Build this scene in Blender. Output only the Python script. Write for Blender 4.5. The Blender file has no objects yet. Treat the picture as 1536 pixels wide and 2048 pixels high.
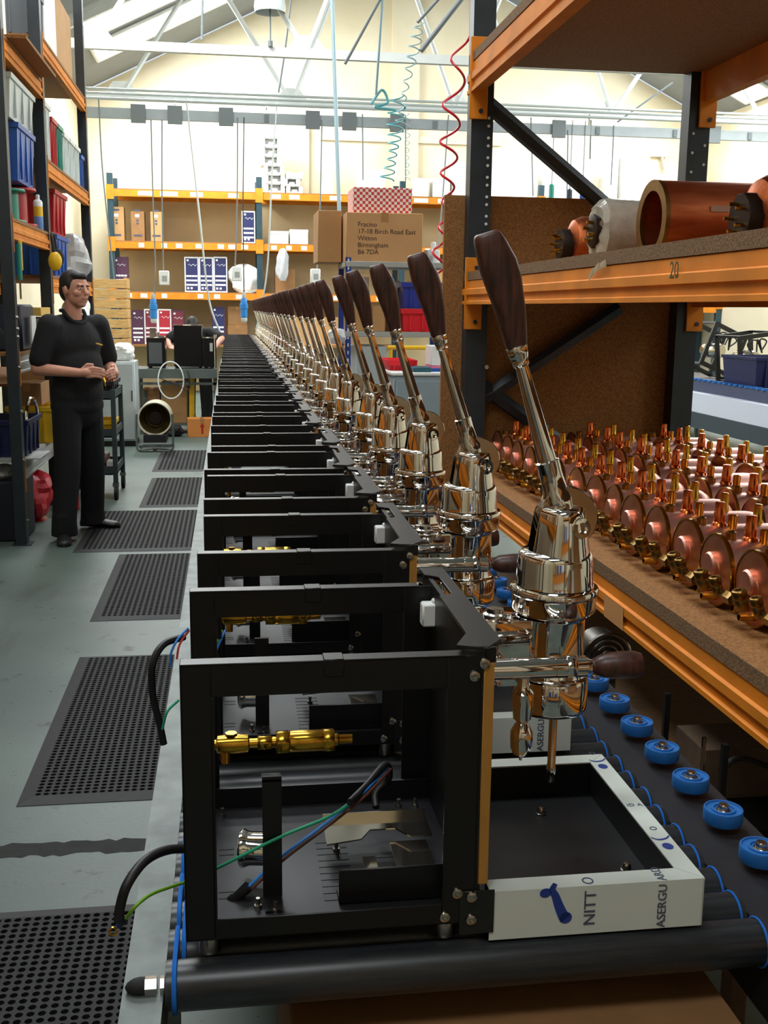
import bpy, bmesh, math, random
from mathutils import Vector, Matrix
random.seed(7)
SC = bpy.context.scene
COL = SC.collection
pi = math.pi
# ---------------------------------------------------------------- camera
FPX, YAW, PIT, ROL = 2150.0, math.radians(8.2), math.radians(10.7), math.radians(0.69)
CAM = Vector((0, 0, 1.53))
_f = Vector((math.sin(YAW)*math.cos(PIT), math.cos(YAW)*math.cos(PIT), -math.sin(PIT)))
_r = Vector((math.cos(YAW), -math.sin(YAW), 0))
_u = _r.cross(_f)
_r, _u = math.cos(ROL)*_r+math.sin(ROL)*_u, -math.sin(ROL)*_r+math.cos(ROL)*_u
cd = bpy.data.cameras.new('camera'); cam = bpy.data.objects.new('camera', cd); COL.objects.link(cam)
cd.sensor_fit = 'HORIZONTAL'; cd.sensor_width = 36; cd.lens = 36*FPX/1536; cd.clip_start = .02; cd.clip_end = 200
m = Matrix((( _r.x, _u.x, -_f.x, CAM.x), (_r.y, _u.y, -_f.y, CAM.y), (_r.z, _u.z, -_f.z, CAM.z), (0, 0, 0, 1)))
cam.matrix_world = m
SC.camera = cam
# ---------------------------------------------------------------- world, light, exposure
SC.view_settings.view_transform = 'Standard'; SC.view_settings.look = 'None'
SC.view_settings.gamma = 1; SC.view_settings.use_curve_mapping = False
SC.view_settings.exposure = 0.0
W = bpy.data.worlds.new('world'); SC.world = W; W.use_nodes = True
W.node_tree.nodes['Background'].inputs[0].default_value = (.75, .85, 1, 1)
W.node_tree.nodes['Background'].inputs[1].default_value = 1.0
# roof: eaves at x -2.6 / 9.2, ridge between; skylight sheets give the daylight
WL, WR, WB, WF = -2.62, 9.2, 20.6, -5.0
RX, RZ, RS = 3.26, 8.02, .485
def roof_z(x): return RZ-RS*abs(x-RX)
SKY_E = 22.0
def daylight(x, y, sx, sy, e):
    l = bpy.data.lights.new('daylight', 'AREA'); l.shape = 'RECTANGLE'; l.size = sx; l.size_y = sy; l.energy = e
    l.color = (.93, .98, 1.0)
    o = bpy.data.objects.new('daylight', l); COL.objects.link(o)
    s = 1 if x < RX else -1
    o.location = (x, y, roof_z(x)-.06); o.rotation_euler = (0, s*-math.atan(RS), 0)
    return o
# (x centre, y centre, energy of the sheet)
SKYLIGHTS = [(-.8, 17.05, 290), (-.8, 18.5, 290), (7.85, 18.4, 270), (7.85, 15.0, 210), (7.85, 11.6, 210), (-.8, 11.8, 210),
             (-.8, 7.6, 170), (7.85, 7.6, 150), (-.8, 3.0, 95), (7.85, 3.0, 80), (-.8, -1.6, 70), (7.85, -1.6, 50)]
for (x, y, e) in SKYLIGHTS: daylight(x, y, 2.6, 1.05, e)
# ---------------------------------------------------------------- pixel helpers
def ray(px, py): return (px-768)/FPX*_r-(py-1024)/FPX*_u+_f
def _pl(px, py, ax, v):
    d = ray(px, py); return CAM+d*((v-CAM[ax])/d[ax])
def at_x(px, py, v): return _pl(px, py, 0, v)
def at_y(px, py, v): return _pl(px, py, 1, v)
def at_z(px, py, v): return _pl(px, py, 2, v)
# ---------------------------------------------------------------- materials
def lin(c):
    c = c/255.0
    return c/12.92 if c <= .04045 else ((c+.055)/1.055)**2.4
def rgb(r, g, b): return (lin(r), lin(g), lin(b), 1)
MAT = {}
def mat(name, col, rough=.5, metal=0.0, var=0.0, scale=20.0, col2=None, bump=0.0, bscale=None, stretch=None, trans=0.0, emit=0.0, alpha=1.0, coat=0.0, detail=4):
    if name in MAT: return MAT[name]
    m = bpy.data.materials.new(name); m.use_nodes = True
    nt = m.node_tree; N = nt.nodes; L = nt.links
    b = N['Principled BSDF']
    b.inputs['Base Color'].default_value = rgb(*col)
    b.inputs['Roughness'].default_value = rough; b.inputs['Metallic'].default_value = metal
    if trans: b.inputs['Transmission Weight'].default_value = trans
    if coat: b.inputs['Coat Weight'].default_value = coat
    if alpha < 1: b.inputs['Alpha'].default_value = alpha
    if emit:
        b.inputs['Emission Color'].default_value = rgb(*col); b.inputs['Emission Strength'].default_value = emit
    if var or col2 or bump:
        tc = N.new('ShaderNodeTexCoord'); mp = N.new('ShaderNodeMapping'); L.new(tc.outputs['Object'], mp.inputs[0])
        if stretch: mp.inputs['Scale'].default_value = stretch
        nz = N.new('ShaderNodeTexNoise'); nz.inputs['Scale'].default_value = scale; nz.inputs['Detail'].default_value = detail
        L.new(mp.outputs[0], nz.inputs['Vector'])
        if var or col2:
            mx = N.new('ShaderNodeMix'); mx.data_type = 'RGBA'
            rp = N.new('ShaderNodeValToRGB'); rp.color_ramp.elements[0].position = .35; rp.color_ramp.elements[1].position = .65
            L.new(nz.outputs['Fac'], rp.inputs[0]); L.new(rp.outputs[0], mx.inputs['Factor'])
            c1 = rgb(*col)
            c2 = rgb(*col2) if col2 else tuple(min(1, v*(1-var)) for v in c1[:3])+(1,)
            mx.inputs['A'].default_value = c1; mx.inputs['B'].default_value = c2
            L.new(mx.outputs['Result'], b.inputs['Base Color'])
        if bump:
            bp = N.new('ShaderNodeBump'); bp.inputs['Strength'].default_value = bump; bp.inputs['Distance'].default_value = .004
            if bscale:
                n2 = N.new('ShaderNodeTexNoise'); n2.inputs['Scale'].default_value = bscale; L.new(mp.outputs[0], n2.inputs['Vector']); L.new(n2.outputs['Fac'], bp.inputs['Height'])
            else: L.new(nz.outputs['Fac'], bp.inputs['Height'])
            L.new(bp.outputs[0], b.inputs['Normal'])
    MAT[name] = m
    return m
def emat(name, col, s):
    if name in MAT: return MAT[name]
    m = bpy.data.materials.new(name); m.use_nodes = True; nt = m.node_tree; nt.nodes.clear()
    o = nt.nodes.new('ShaderNodeOutputMaterial'); e = nt.nodes.new('ShaderNodeEmission')
    e.inputs[0].default_value = rgb(*col); e.inputs[1].default_value = s; nt.links.new(e.outputs[0], o.inputs[0]); MAT[name] = m
    return m
CHROME = mat('chrome', (226, 223, 220), .045, 1)
STEEL = mat('steel', (190, 186, 178), .22, 1, .15, 60)
STAIN = mat('polished_steel', (205, 198, 185), .12, 1)
BLACK = mat('black_powder_coat', (7, 6, 7), .42, 0, .2, 90)
DKPLATE = mat('dark_base_plate', (34, 34, 37), .42, .3)
BRASS = mat('brass', (222, 172, 62), .2, 1, .2, 50)
COPPER = mat('copper', (226, 164, 148), .42, 1, .0, 14, col2=(234, 182, 168))
COPPERD = mat('copper_sheet', (222, 128, 80), .42, 1, 0, 9, col2=(196, 104, 62), stretch=(1, 5, 5))
WENGE = mat('dark_wenge', (84, 48, 38), .4, 0, 0, 26, col2=(44, 26, 22), stretch=(6, 6, .6), detail=6)
GALV = mat('galvanised_steel', (104, 112, 108), .5, .35, 0, 14, col2=(76, 84, 82), bump=.15)
ORANGE = mat('orange_paint', (224, 132, 2), .68, 0, .22, 7)
POSTG = mat('dark_post_paint', (44, 52, 58), .45, .2, .25, 12)
CHIP = mat('chipboard', (158, 110, 56), .8, 0, 0, 160, col2=(122, 80, 38), bump=.2)
CHIPE = mat('chipboard_edge', (138, 104, 66), .9, 0, 0, 220, col2=(92, 66, 40), bump=.4)
CARD = mat('cardboard', (186, 142, 92), .8, 0, .1, 8)
CARDD = mat('cardboard_dark', (150, 108, 66), .8, 0, .14, 8)
WHITE = mat('white_plastic', (228, 230, 228), .45)
FOAM = mat('white_foam', (236, 236, 232), .85, 0, .04, 30)
RUBBER = mat('black_rubber', (24, 24, 25), .75, 0, .2, 40)
BLUEP = mat('blue_plastic', (24, 84, 168), .42, 0, .12, 6)
DBLUE = mat('dark_blue_plastic', (16, 24, 70), .45, 0, .12, 6)
REDP = mat('red_plastic', (178, 26, 34), .42, 0, .12, 6)
GREENP = mat('green_plastic', (30, 132, 112), .45, 0, .12, 6)
CLEARP = mat('translucent_plastic', (208, 216, 214), .4, 0, .08, 5)
YELLOW = mat('yellow_plastic', (232, 186, 28), .45, 0, .1, 8)
GREYC = mat('grey_cabinet_paint', (176, 184, 184), .5, 0, .06, 4)
BLUEM = mat('blue_shelf_paint', (30, 62, 150), .45, .1, .1, 9)
GREYM = mat('grey_shelf_paint', (168, 170, 166), .5, .1, .08, 6)
PINE = mat('pine_wood', (222, 184, 120), .7, 0, 0, 9, col2=(196, 150, 88), stretch=(1, 8, 8))
CABLE = mat('black_cable', (20, 20, 22), .5)
# ---------------------------------------------------------------- mesh helpers
class B:
    def __init__(s): s.v = []; s.f = []
    def add(s, vs, fs):
        k = len(s.v); s.v += [tuple(p) for p in vs]; s.f += [tuple(i+k for i in q) for q in fs]; return s
    def box(s, x0, x1, y0, y1, z0, z1):
        return s.add([(x0, y0, z0), (x1, y0, z0), (x1, y1, z0), (x0, y1, z0), (x0, y0, z1), (x1, y0, z1), (x1, y1, z1), (x0, y1, z1)],
                     [(0, 3, 2, 1), (4, 5, 6, 7), (0, 1, 5, 4), (1, 2, 6, 5), (2, 3, 7, 6), (3, 0, 4, 7)])
    def rings(s, rs, cap=True, close=False):
        n = len(rs[0]); vs = [p for r in rs for p in r]; fs = []
        R = len(rs)
        for i in range(R if close else R-1):
            a, b = i*n, ((i+1) % R)*n
            for j in range(n):
                k = (j+1) % n; fs.append((a+j, a+k, b+k, b+j))
        if cap and not close:
            fs.append(tuple(range(n-1, -1, -1))); fs.append(tuple(range((R-1)*n, R*n)))
        return s.add(vs, fs)
    def cyl(s, a, b, r, r2=None, n=16, cap=True):
        a, b = Vector(a), Vector(b); r2 = r if r2 is None else r2
        d = (b-a).normalized(); u = d.orthogonal().normalized(); w = d.cross(u)
        def ring(c, q): return [c+(u*math.cos(2*pi*i/n)+w*math.sin(2*pi*i/n))*q for i in range(n)]
        return s.rings([ring(a, r), ring(b, r2)], cap)
    def lathe(s, prof, o=(0, 0, 0), d=(0, 0, 1), n=28, cap=True, sx=1, sy=1):
        d = Vector(d).normalized(); o = Vector(o)
        u = Vector((1, 0, 0)) if abs(d.x) < .9 else Vector((0, 1, 0))
        u = (u-d*u.dot(d)).normalized(); w = d.cross(u)
        rs = [[o+d*h+u*math.cos(2*pi*i/n)*max(r, 1e-5)*sx+w*math.sin(2*pi*i/n)*max(r, 1e-5)*sy for i in range(n)] for r, h in prof]
        return s.rings(rs, cap)
    def tube(s, pts, r, n=8, close=False, cap=True):
        P = [Vector(p) for p in pts]; rs = []; N = len(P)
        u = None
        for i in range(N):
            a = P[i-1] if i or close else P[0]; b = P[(i+1) % N] if i < N-1 or close else P[-1]
            d = (b-a).normalized()
            if u is None: u = d.orthogonal().normalized()
            u = (u-d*u.dot(d)).normalized() if (u-d*u.dot(d)).length > 1e-6 else d.orthogonal().normalized()
            w = d.cross(u); q = r[i] if isinstance(r, (list, tuple)) else r
            rs.append([P[i]+(u*math.cos(2*pi*k/n)+w*math.sin(2*pi*k/n))*q for k in range(n)])
        return s.rings(rs, cap, close)
    def prism(s, poly, ax, a, b):
        def P(p, t): return (t, p[0], p[1]) if ax == 0 else (p[0], t, p[1]) if ax == 1 else (p[0], p[1], t)
        return s.rings([[P(p, a) for p in poly], [P(p, b) for p in poly]])
    def ell(s, c, rx, ry, rz, n=16, m=10, rot=None):
        rs = []
        for i in range(m+1):
            t = pi*i/m; q = max(math.sin(t), 1e-4)
            ring = [Vector((rx*q*math.cos(2*pi*j/n), ry*q*math.sin(2*pi*j/n), -rz*math.cos(t))) for j in range(n)]
            if rot: ring = [rot @ p for p in ring]
            rs.append([p+Vector(c) for p in ring])
        return s.rings(rs)
    def hexn(s, a, b, r, n=6): return s.cyl(a, b, r, None, n)
    def quad(s, a, b, c, d): return s.add([a, b, c, d], [(0, 1, 2, 3)])
    def rotz(s, ang, o=(0, 0, 0), k=0):
        c, q = math.cos(ang), math.sin(ang)
        for i in range(k, len(s.v)):
            x, y, z = s.v[i]; x -= o[0]; y -= o[1]; s.v[i] = (o[0]+x*c-y*q, o[1]+x*q+y*c, z)
        return s
    def xf(s, M, k=0):
        for i in range(k, len(s.v)): s.v[i] = tuple(M @ Vector(s.v[i]))
        return s
    def mesh(s, name, mats, bevel=0, off=(0, 0, 0), sharp=38, seg=1, smooth=True):
        o = Vector(off)
        me = bpy.data.meshes.new(name); me.from_pydata([tuple(Vector(p)-o) for p in s.v], [], s.f)
        bm = bmesh.new(); bm.from_mesh(me)
        bmesh.ops.recalc_face_normals(bm, faces=bm.faces)
        if bevel:
            es = [e for e in bm.edges if len(e.link_faces) == 2 and e.calc_face_angle(0) > .6]
            bmesh.ops.bevel(bm, geom=es, offset=bevel, segments=seg, profile=.7, affect='EDGES', clamp_overlap=True)
        bm.to_mesh(me); bm.free()
        for q in (mats if isinstance(mats, (list, tuple)) else [mats]): me.materials.append(q)
        if smooth:
            me.polygons.foreach_set('use_smooth', [True]*len(me.polygons))
            me.set_sharp_from_angle(angle=math.radians(sharp))
        return me
    def part(s, name, m, parent, bevel=0, label=None, kind=None, world=True, **kw):
        off = parent_world(parent) if world else (0, 0, 0)
        o = bpy.data.objects.new(name, s.mesh(name, m, bevel, off, **kw)); COL.objects.link(o); o.parent = parent
        if label: o['label'] = label
        if kind: o['kind'] = kind
        return o
    def thing(s, name, label, cat, m, bevel=0, group=None, kind=None, **kw):
        xs = [p[0] for p in s.v]; ys = [p[1] for p in s.v]; zs = [p[2] for p in s.v]
        off = Vector(((min(xs)+max(xs))/2, (min(ys)+max(ys))/2, min(zs)))
        o = bpy.data.objects.new(name, s.mesh(name, m, bevel, off, **kw)); COL.objects.link(o); o.location = off
        tag(o, label, cat, group, kind); return o
def parent_world(p):
    v = Vector((0, 0, 0))
    while p is not None: v += p.location; p = p.parent
    return v
def tag(o, label=None, cat=None, group=None, kind=None):
    if label: o['label'] = label
    if cat: o['category'] = cat
    if group: o['group'] = group
    if kind: o['kind'] = kind
    return o
def empty(name, label, cat, loc, group=None, kind=None):
    o = bpy.data.objects.new(name, None); COL.objects.link(o); o.location = loc; o.empty_display_size = .05
    return tag(o, label, cat, group, kind)
def copy_tree(o, parent=None, skip=()):
    c = o.copy(); COL.objects.link(c); c.parent = parent
    for ch in [x for x in COL.objects if x.parent == o]:
        if ch.name.split('.')[0] in skip: continue
        copy_tree(ch, c, skip)
    return c
KIDS = {}
def copy_fast(o, kids):
    c = o.copy(); COL.objects.link(c)
    for k, sub in kids:
        d = k.copy(); COL.objects.link(d); d.parent = c
        for g in sub:
            e = g.copy(); COL.objects.link(e); e.parent = d
    return c
def kids_of(o, skip=()):
    return [(k, list(k.children)) for k in o.children if k.name.split('.')[0] not in skip]
def text(body, size, m, M, parent, name='print', align='LEFT', ext=.0003):
    cu = bpy.data.curves.new(name, 'FONT'); cu.body = body; cu.size = size; cu.align_x = align; cu.extrude = ext; cu.resolution_u = 3
    t = bpy.data.objects.new(name, cu); COL.objects.link(t)
    dg = bpy.context.evaluated_depsgraph_get(); me = bpy.data.meshes.new_from_object(t.evaluated_get(dg))
    bpy.data.objects.remove(t); me.transform(M); me.materials.clear(); me.materials.append(m)
    o = bpy.data.objects.new(name, me); COL.objects.link(o)
    me.transform(Matrix.Translation(-parent_world(parent))); o.parent = parent
    return o
def frameM(o, x, y):
    x, y = Vector(x).normalized(), Vector(y).normalized(); z = x.cross(y)
    return Matrix(((x.x, y.x, z.x, o[0]), (x.y, y.y, z.y, o[1]), (x.z, y.z, z.z, o[2]), (0, 0, 0, 1)))
def curve_pts(pts, n=10):
    P = [Vector(p) for p in pts]; out = []
    P = [P[0]*2-P[1]]+P+[P[-1]*2-P[-2]]
    for i in range(1, len(P)-2):
        a, b, c, d = P[i-1:i+3]
        for k in range(n):
            t = k/n; out.append(.5*((2*b)+(c-a)*t+(2*a-5*b+4*c-d)*t*t+(3*b-a-3*c+d)*t**3))
    out.append(P[-2]); return out
# ---------------------------------------------------------------- the building
def floor_mat():
    m = mat('painted_concrete', (96, 110, 103), .5, 0, 0, 1.3, col2=(80, 93, 88), bump=.12, bscale=60, detail=8)
    nt = m.node_tree; N = nt.nodes; L = nt.links; b = N['Principled BSDF']
    src = b.inputs['Base Color'].links[0].from_socket
    tc = N.new('ShaderNodeTexCoord')
    def stain(scale, lo, hi, col, det=8, st=None):
        nonlocal src
        nz = N.new('ShaderNodeTexNoise'); nz.inputs['Scale'].default_value = scale; nz.inputs['Detail'].default_value = det; nz.inputs['Roughness'].default_value = .62
        if st:
            mp = N.new('ShaderNodeMapping'); mp.inputs['Scale'].default_value = st; L.new(tc.outputs['Object'], mp.inputs[0]); L.new(mp.outputs[0], nz.inputs['Vector'])
        else: L.new(tc.outputs['Object'], nz.inputs['Vector'])
        rp = N.new('ShaderNodeValToRGB'); rp.color_ramp.elements[0].position = lo; rp.color_ramp.elements[1].position = hi
        L.new(nz.outputs['Fac'], rp.inputs[0]); mx = N.new('ShaderNodeMix'); mx.data_type = 'RGBA'; mx.inputs['B'].default_value = rgb(*col)
        L.new(rp.outputs[0], mx.inputs['Factor']); L.new(src, mx.inputs['A']); src = mx.outputs['Result']
    stain(7, .63, .70, (48, 52, 50)); stain(22, .66, .71, (42, 45, 43)); stain(2.2, .60, .75, (70, 76, 70), 8, (1, .35, 1))
    L.new(src, b.inputs['Base Color']); return m
B().box(WL-.1, WR+.1, WF, WB+.1, -.1, 0).thing('floor', 'worn grey green painted concrete floor of the workshop', 'floor', floor_mat(), kind='structure')
FL = bpy.data.objects['floor']
# broken floor channel running out from under the conveyor
fj = B(); random.seed(3)
A0, A1 = at_z(-60, 1706, 0), at_z(305, 1688, 0)
top, bot = [], []
for i in range(25):
    p = A0.lerp(A1, i/24); top.append((p.x, p.y+.035+random.uniform(-.008, .012), .0006)); bot.append((p.x, p.y-.035+random.uniform(-.012, .008), .0006))
for i in range(24): fj.quad(bot[i], bot[i+1], top[i+1], top[i])
fj.part('floor_channel', mat('dirty_channel', (44, 46, 44), .9, 0, .3, 30), FL, smooth=False)
WALLM = mat('cream_painted_brick', (226, 216, 190), .8, 0, 0, 1.1, col2=(216, 204, 172), bump=.25, bscale=24)
def gable(name, y0, y1):
    B().prism([(WL, 0), (WR, 0), (WR, roof_z(WR)), (RX, RZ), (WL, roof_z(WL))], 1, y0, y1).thing(name, 'cream painted gable wall of the workshop', 'wall', WALLM, kind='structure')
gable('wall_back', WB, WB+.2); gable('wall_front', WF-.2, WF)
B().box(WL-.2, WL, WF, WB, 0, roof_z(WL)+.05).thing('wall_left', 'cream painted side wall behind the left racking', 'wall', WALLM, kind='structure')
B().box(WR, WR+.2, WF, WB, 0, roof_z(WR)+.05).thing('wall_right', 'cream painted side wall at the far side of the hall', 'wall', WALLM, kind='structure')
ROOFM = mat('grey_roof_lining', (128, 134, 136), .7, 0, .1, 2)
for s, xe, nm in ((1, WL, 'ceiling'), (-1, WR, 'ceiling')):
    B().prism([(xe, roof_z(xe)+.02), (RX, RZ+.02), (RX, RZ+.2), (xe, roof_z(xe)+.2)], 1, WF, WB).thing(nm, 'grey lined roof slope on the '+('left rack' if s > 0 else 'far')+' side of the ridge', 'ceiling', ROOFM, kind='structure')
SKYM = emat('daylit_sheet', (250, 253, 255), 7.0)
for i, (x, y, e) in enumerate(SKYLIGHTS):
    s = -1 if x > RX else 1
    def q(dx, dy, dz): return (x+dx, y+dy, roof_z(x)+s*dx*RS+dz)
    t = empty('window_%d' % (i+1), 'bright translucent rooflight sheet let into the roof slope', 'skylight', (x, y, roof_z(x)), 'rooflight sheets', 'structure')
    b = B(); hx, hy = 1.25, .52
    b.add([q(-hx, -hy, 0), q(hx, -hy, 0), q(hx, hy, 0), q(-hx, hy, 0), q(-hx, -hy, .015), q(hx, -hy, .015), q(hx, hy, .015), q(-hx, hy, .015)], [(0, 3, 2, 1), (4, 5, 6, 7), (0, 1, 5, 4), (1, 2, 6, 5), (2, 3, 7, 6), (3, 0, 4, 7)])
    b.part('pane', SKYM, t, smooth=False)
    b = B()
    for sy in (-1, 1): b.cyl(q(-hx, sy*hy, -.01), q(hx, sy*hy, -.01), .03, n=6)
    for sx in (-1, 1): b.cyl(q(sx*hx, -hy, -.01), q(sx*hx, hy, -.01), .03, n=6)
    b.part('window_frame', mat('white_steel_paint', (214, 218, 214), .5, 0, .08, 5), t)
# recess and pilasters of the gable
WST = MAT['white_steel_paint']
b = B(); a0, a1 = at_y(640, 278, WB), at_y(1002, 288, WB)
b.box(a0.x, a1.x, WB-.06, WB, a0.z-.02, a0.z+.1); b.thing('trim_1', 'pale lintel band over the bricked opening of the end wall', 'lintel', WALLM, kind='structure')
for i, px in enumerate((808, 590)):
    a = at_y(px, 300, WB); B().box(a.x-.25, a.x+.25, WB-.1, WB, 0, roof_z(a.x)-.1 if i == 0 else 5.0).thing('trim_%d' % (i+2), 'shallow brick pier on the end wall, '+('under the roof ridge' if i == 0 else 'beside the foam tray stack'), 'pier', WALLM, kind='structure')
# white steel roof trusses
def truss(y, lab):
    t = empty('roof_truss', lab, 'truss', (RX, y, 4.385), 'roof trusses', 'structure')
    zt = 4.385
    B().box(WL, WR, y-.04, y+.04, zt-.05, zt+.05).part('tie_beam', WST, t)
    for s in (-1, 1):
        xe = WL if s < 0 else WR
        b = B(); z0, z1 = roof_z(xe)-.08, RZ-.1
        b.prism([(xe, z0-.1), (RX, z1-.1), (RX, z1), (xe, z0)], 1, y-.04, y+.04); b.part('rafter', WST, t)
    xs = [WL+(WR-WL)*k/10 for k in range(1, 10)]
    nodes = [(xs[0], 0), (xs[1], 1), (xs[2], 0), (xs[3], 1), (xs[4], 0), (xs[5], 1), (xs[6], 0), (xs[7], 1), (xs[8], 0)]
    for (xa, ua), (xb, ub) in zip(nodes[:-1], nodes[1:]):
        za = roof_z(xa)-.12 if ua else zt; zb = roof_z(xb)-.12 if ub else zt
        B().cyl((xa, y, za), (xb, y, zb), .035, n=6).part('brace', WST, t)
    for xa, ua in nodes:
        if not ua: B().prism([(xa-.22, zt+.05), (xa+.22, zt+.05), (xa+.1, zt+.2), (xa-.1, zt+.2)], 1, y-.012, y+.012).part('gusset_plate', WST, t)
truss(16.1, 'white steel roof truss above the grey cable trunking'); truss(13.06, 'white steel roof truss crossing high above the workbench')
for yy in (10.0, 7.0, 4.0): truss(yy, 'white steel roof truss out of sight above the conveyor')
# ---------------------------------------------------------------- roller conveyor
cv = empty('roller_conveyor', 'long roller conveyor with galvanised rail and blue guide wheels carrying the machines', 'conveyor', (.3, 9, 0))
ROLLM = mat('roller_sleeve', (30, 33, 36), .36, 0, 0, 30, col2=(44, 48, 51), stretch=(.4, 6, 6))
b = B(); b.box(-.139, -.09, .5, 17.6, .712, .716); b.box(-.139, -.136, .5, 17.6, .60, .714); b.box(-.093, -.09, .5, 17.6, .64, .714)
b.part('side_rail', GALV, cv, label='galvanised side rail')
DRAIL = mat('dark_rail', (40, 40, 44), .5, .3, .2, 20)
b = B(); b.box(.683, .81, .5, 4.6, .728, .733); b.box(.683, .75, 4.6, 17.6, .728, .733); b.box(.683, .687, .5, 17.6, .62, .73); b.box(.806, .81, .5, 4.6, .62, .73)
b.part('side_rail', DRAIL, cv, label='dark side rail')
rm = B().lathe([(.012, -.088), (.0295, -.087), (.03, -.084), (.03, .676), (.0295, .679), (.012, .680)], (0, 0, 0), (1, 0, 0), 24).mesh('roller', ROLLM)
BELTM = mat('blue_belt', (26, 110, 205), .4)
ring = [( .0, .0312*math.cos(2*pi*k/24), .0312*math.sin(2*pi*k/24)) for k in range(24)]
rg = B().tube([(.674, y, z) for x, y, z in ring], .0016, 5, True).mesh('belt_ring', BELTM)
PITCH = .0655
belt = []
for k in range(15): t = pi/2+pi*k/14; belt.append((-.076, .0315*math.cos(t), .0315*math.sin(t)))
for k in range(15): t = -pi/2+pi*k/14; belt.append((-.076, PITCH+.0315*math.cos(t), .0315*math.sin(t)))
bl = B().tube(belt, .0032, 6, True)
bl = [bl.mesh('drive_belt', BELTM), B().tube([(x+.009, y, z) for x, y, z in belt], .0032, 6, True).mesh('drive_belt', BELTM)]
axm = B().cyl((-.132, 0, 0), (-.086, 0, 0), .006, n=10).mesh('axle', STEEL)
i = 0; y = 1.198
while y < 17.2:
    r = bpy.data.objects.new('roller', rm); COL.objects.link(r); r.parent = cv; r.location = Vector((0, y, .72))-cv.location
    if y < 6:
        for nm, me in (('belt_ring', rg), ('drive_belt', bl[i % 2])):
            o = bpy.data.objects.new(nm, me); COL.objects.link(o); o.parent = r
            if nm == 'belt_ring' and i % 2: o.location = (-.004, 0, 0)
    y += PITCH; i += 1
# nut and cap of the end axle
b = B().hexn((-.112, 1.198, .722), (-.098, 1.198, .722), .0115); b.hexn((-.094, 1.198, .722), (-.089, 1.198, .722), .011); b.part('axle_nut', STEEL, cv)
B().lathe([(.011, 0), (.0115, .006), (.010, .014), (.006, .021), (.001, .024)], (-.112, 1.198, .722), (-1, 0, 0), 16).part('axle_cap', RUBBER, cv)
wm = B().lathe([(.006, .0), (.0295, 0), (.0305, .002), (.0305, .020), (.0295, .022), (.0275, .022), (.0265, .0195), (.019, .019), (.0185, .0215), (.0155, .0218), (.015, .019), (.006, .019)], n=32).mesh('guide_wheel', mat('blue_wheel', (30, 104, 178), .5, 0, .12, 60))
wb = B().hexn((0, 0, .018), (0, 0, .0285), .0085).lathe([(.0115, .018), (.0115, .0205), (.006, .0208)], n=20).mesh('wheel_bolt', STEEL, .0008)
y = 1.235
while y < 4.5:
    w = bpy.data.objects.new('guide_wheel', wm); COL.objects.link(w); w.parent = cv; w.location = Vector((.757, y, .745))-cv.location
    o = bpy.data.objects.new('wheel_bolt', wb); COL.objects.link(o); o.parent = w
    B().cyl((.757, y, .733), (.757, y, .7455), .012, n=10).part('wheel_spacer', DRAIL, w) if y < 1.25 else None
    y += .1222
for y in (1.6, 4.6, 7.6, 10.6, 13.6, 16.6):
    for x in (-.115, .70):
        b = B().box(x-.02, x+.02, y-.02, y+.02, 0, .715).box(x-.05, x+.05, y-.05, y+.05, 0, .006); b.part('leg', GALV, cv)
    B().box(-.1, .69, y-.015, y+.015, .25, .28).part('cross_brace', GALV, cv)
# carton lying under the conveyor end
b = B(); b.box(.065, .64, 1.02, 1.62, .10, .635); b.thing('carton', 'flat brown cardboard carton standing under the near end of the conveyor', 'carton', CARDD, .004)
# ---------------------------------------------------------------- rubber mats
def rubber_mat(x0, x1, y0, y1, p, lab, skew=0):
    t = empty('rubber_mat', lab, 'mat', ((x0+x1)/2, (y0+y1)/2, 0), 'anti-fatigue mats along the conveyor')
    bw, h = .045, .012
    b = B()
    def bord(pts): b.add([(x, y, z) for x, y, z in pts], [(0, 1, 2, 3)])
    X = [(x0, y0), (x1, y0), (x1, y1), (x0, y1)]; I = [(x0+bw, y0+bw), (x1-bw, y0+bw), (x1-bw, y1-bw), (x0+bw, y1-bw)]
    for k in range(4):
        a, c = X[k], X[(k+1) % 4]; d, e = I[k], I[(k+1) % 4]
        bord([(a[0], a[1], .002), (c[0], c[1], .002), (e[0], e[1], h), (d[0], d[1], h)]); bord([(a[0], a[1], 0), (c[0], c[1], 0), (c[0], c[1], .002), (a[0], a[1], .002)])
    b.part('bevelled_border', mat('mat_border', (46, 46, 46), .7, 0, .15, 30), t, smooth=False)
    g = B(); nx = max(1, round((x1-x0-2*bw)/p)); ny = max(1, round((y1-y0-2*bw)/p)); px_, py_ = (x1-x0-2*bw)/nx, (y1-y0-2*bw)/ny
    o8 = [(.5, 0), (.5, .5), (0, .5), (-.5, .5), (-.5, 0), (-.5, -.5), (0, -.5), (.5, -.5)]; i8 = [(.37*math.cos(pi*k/4), .37*math.sin(pi*k/4)) for k in range(8)]
    V, F = [], []
    for i in range(nx):
        for j in range(ny):
            cx, cy = x0+bw+(i+.5)*px_, y0+bw+(j+.5)*py_; k0 = len(V)
            V += [(cx+a*px_, cy+c*py_, h) for a, c in o8]+[(cx+a*px_, cy+c*py_, h) for a, c in i8]+[(cx+a*px_, cy+c*py_, .001) for a, c in i8]
            for k in range(8):
                n = (k+1) % 8; F += [(k0+k, k0+n, k0+8+n, k0+8+k), (k0+8+k, k0+8+n, k0+16+n, k0+16+k)]
    g.v, g.f = V, F
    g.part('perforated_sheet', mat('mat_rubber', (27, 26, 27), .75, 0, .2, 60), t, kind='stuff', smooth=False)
    B().box(x0+bw, x1-bw, y0+bw, y1-bw, .0003, .0008).part('hole_shade_sheet', MAT['mat_rubber'], t, smooth=False)  # dark sheet added under the mat as the shade inside its holes
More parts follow.
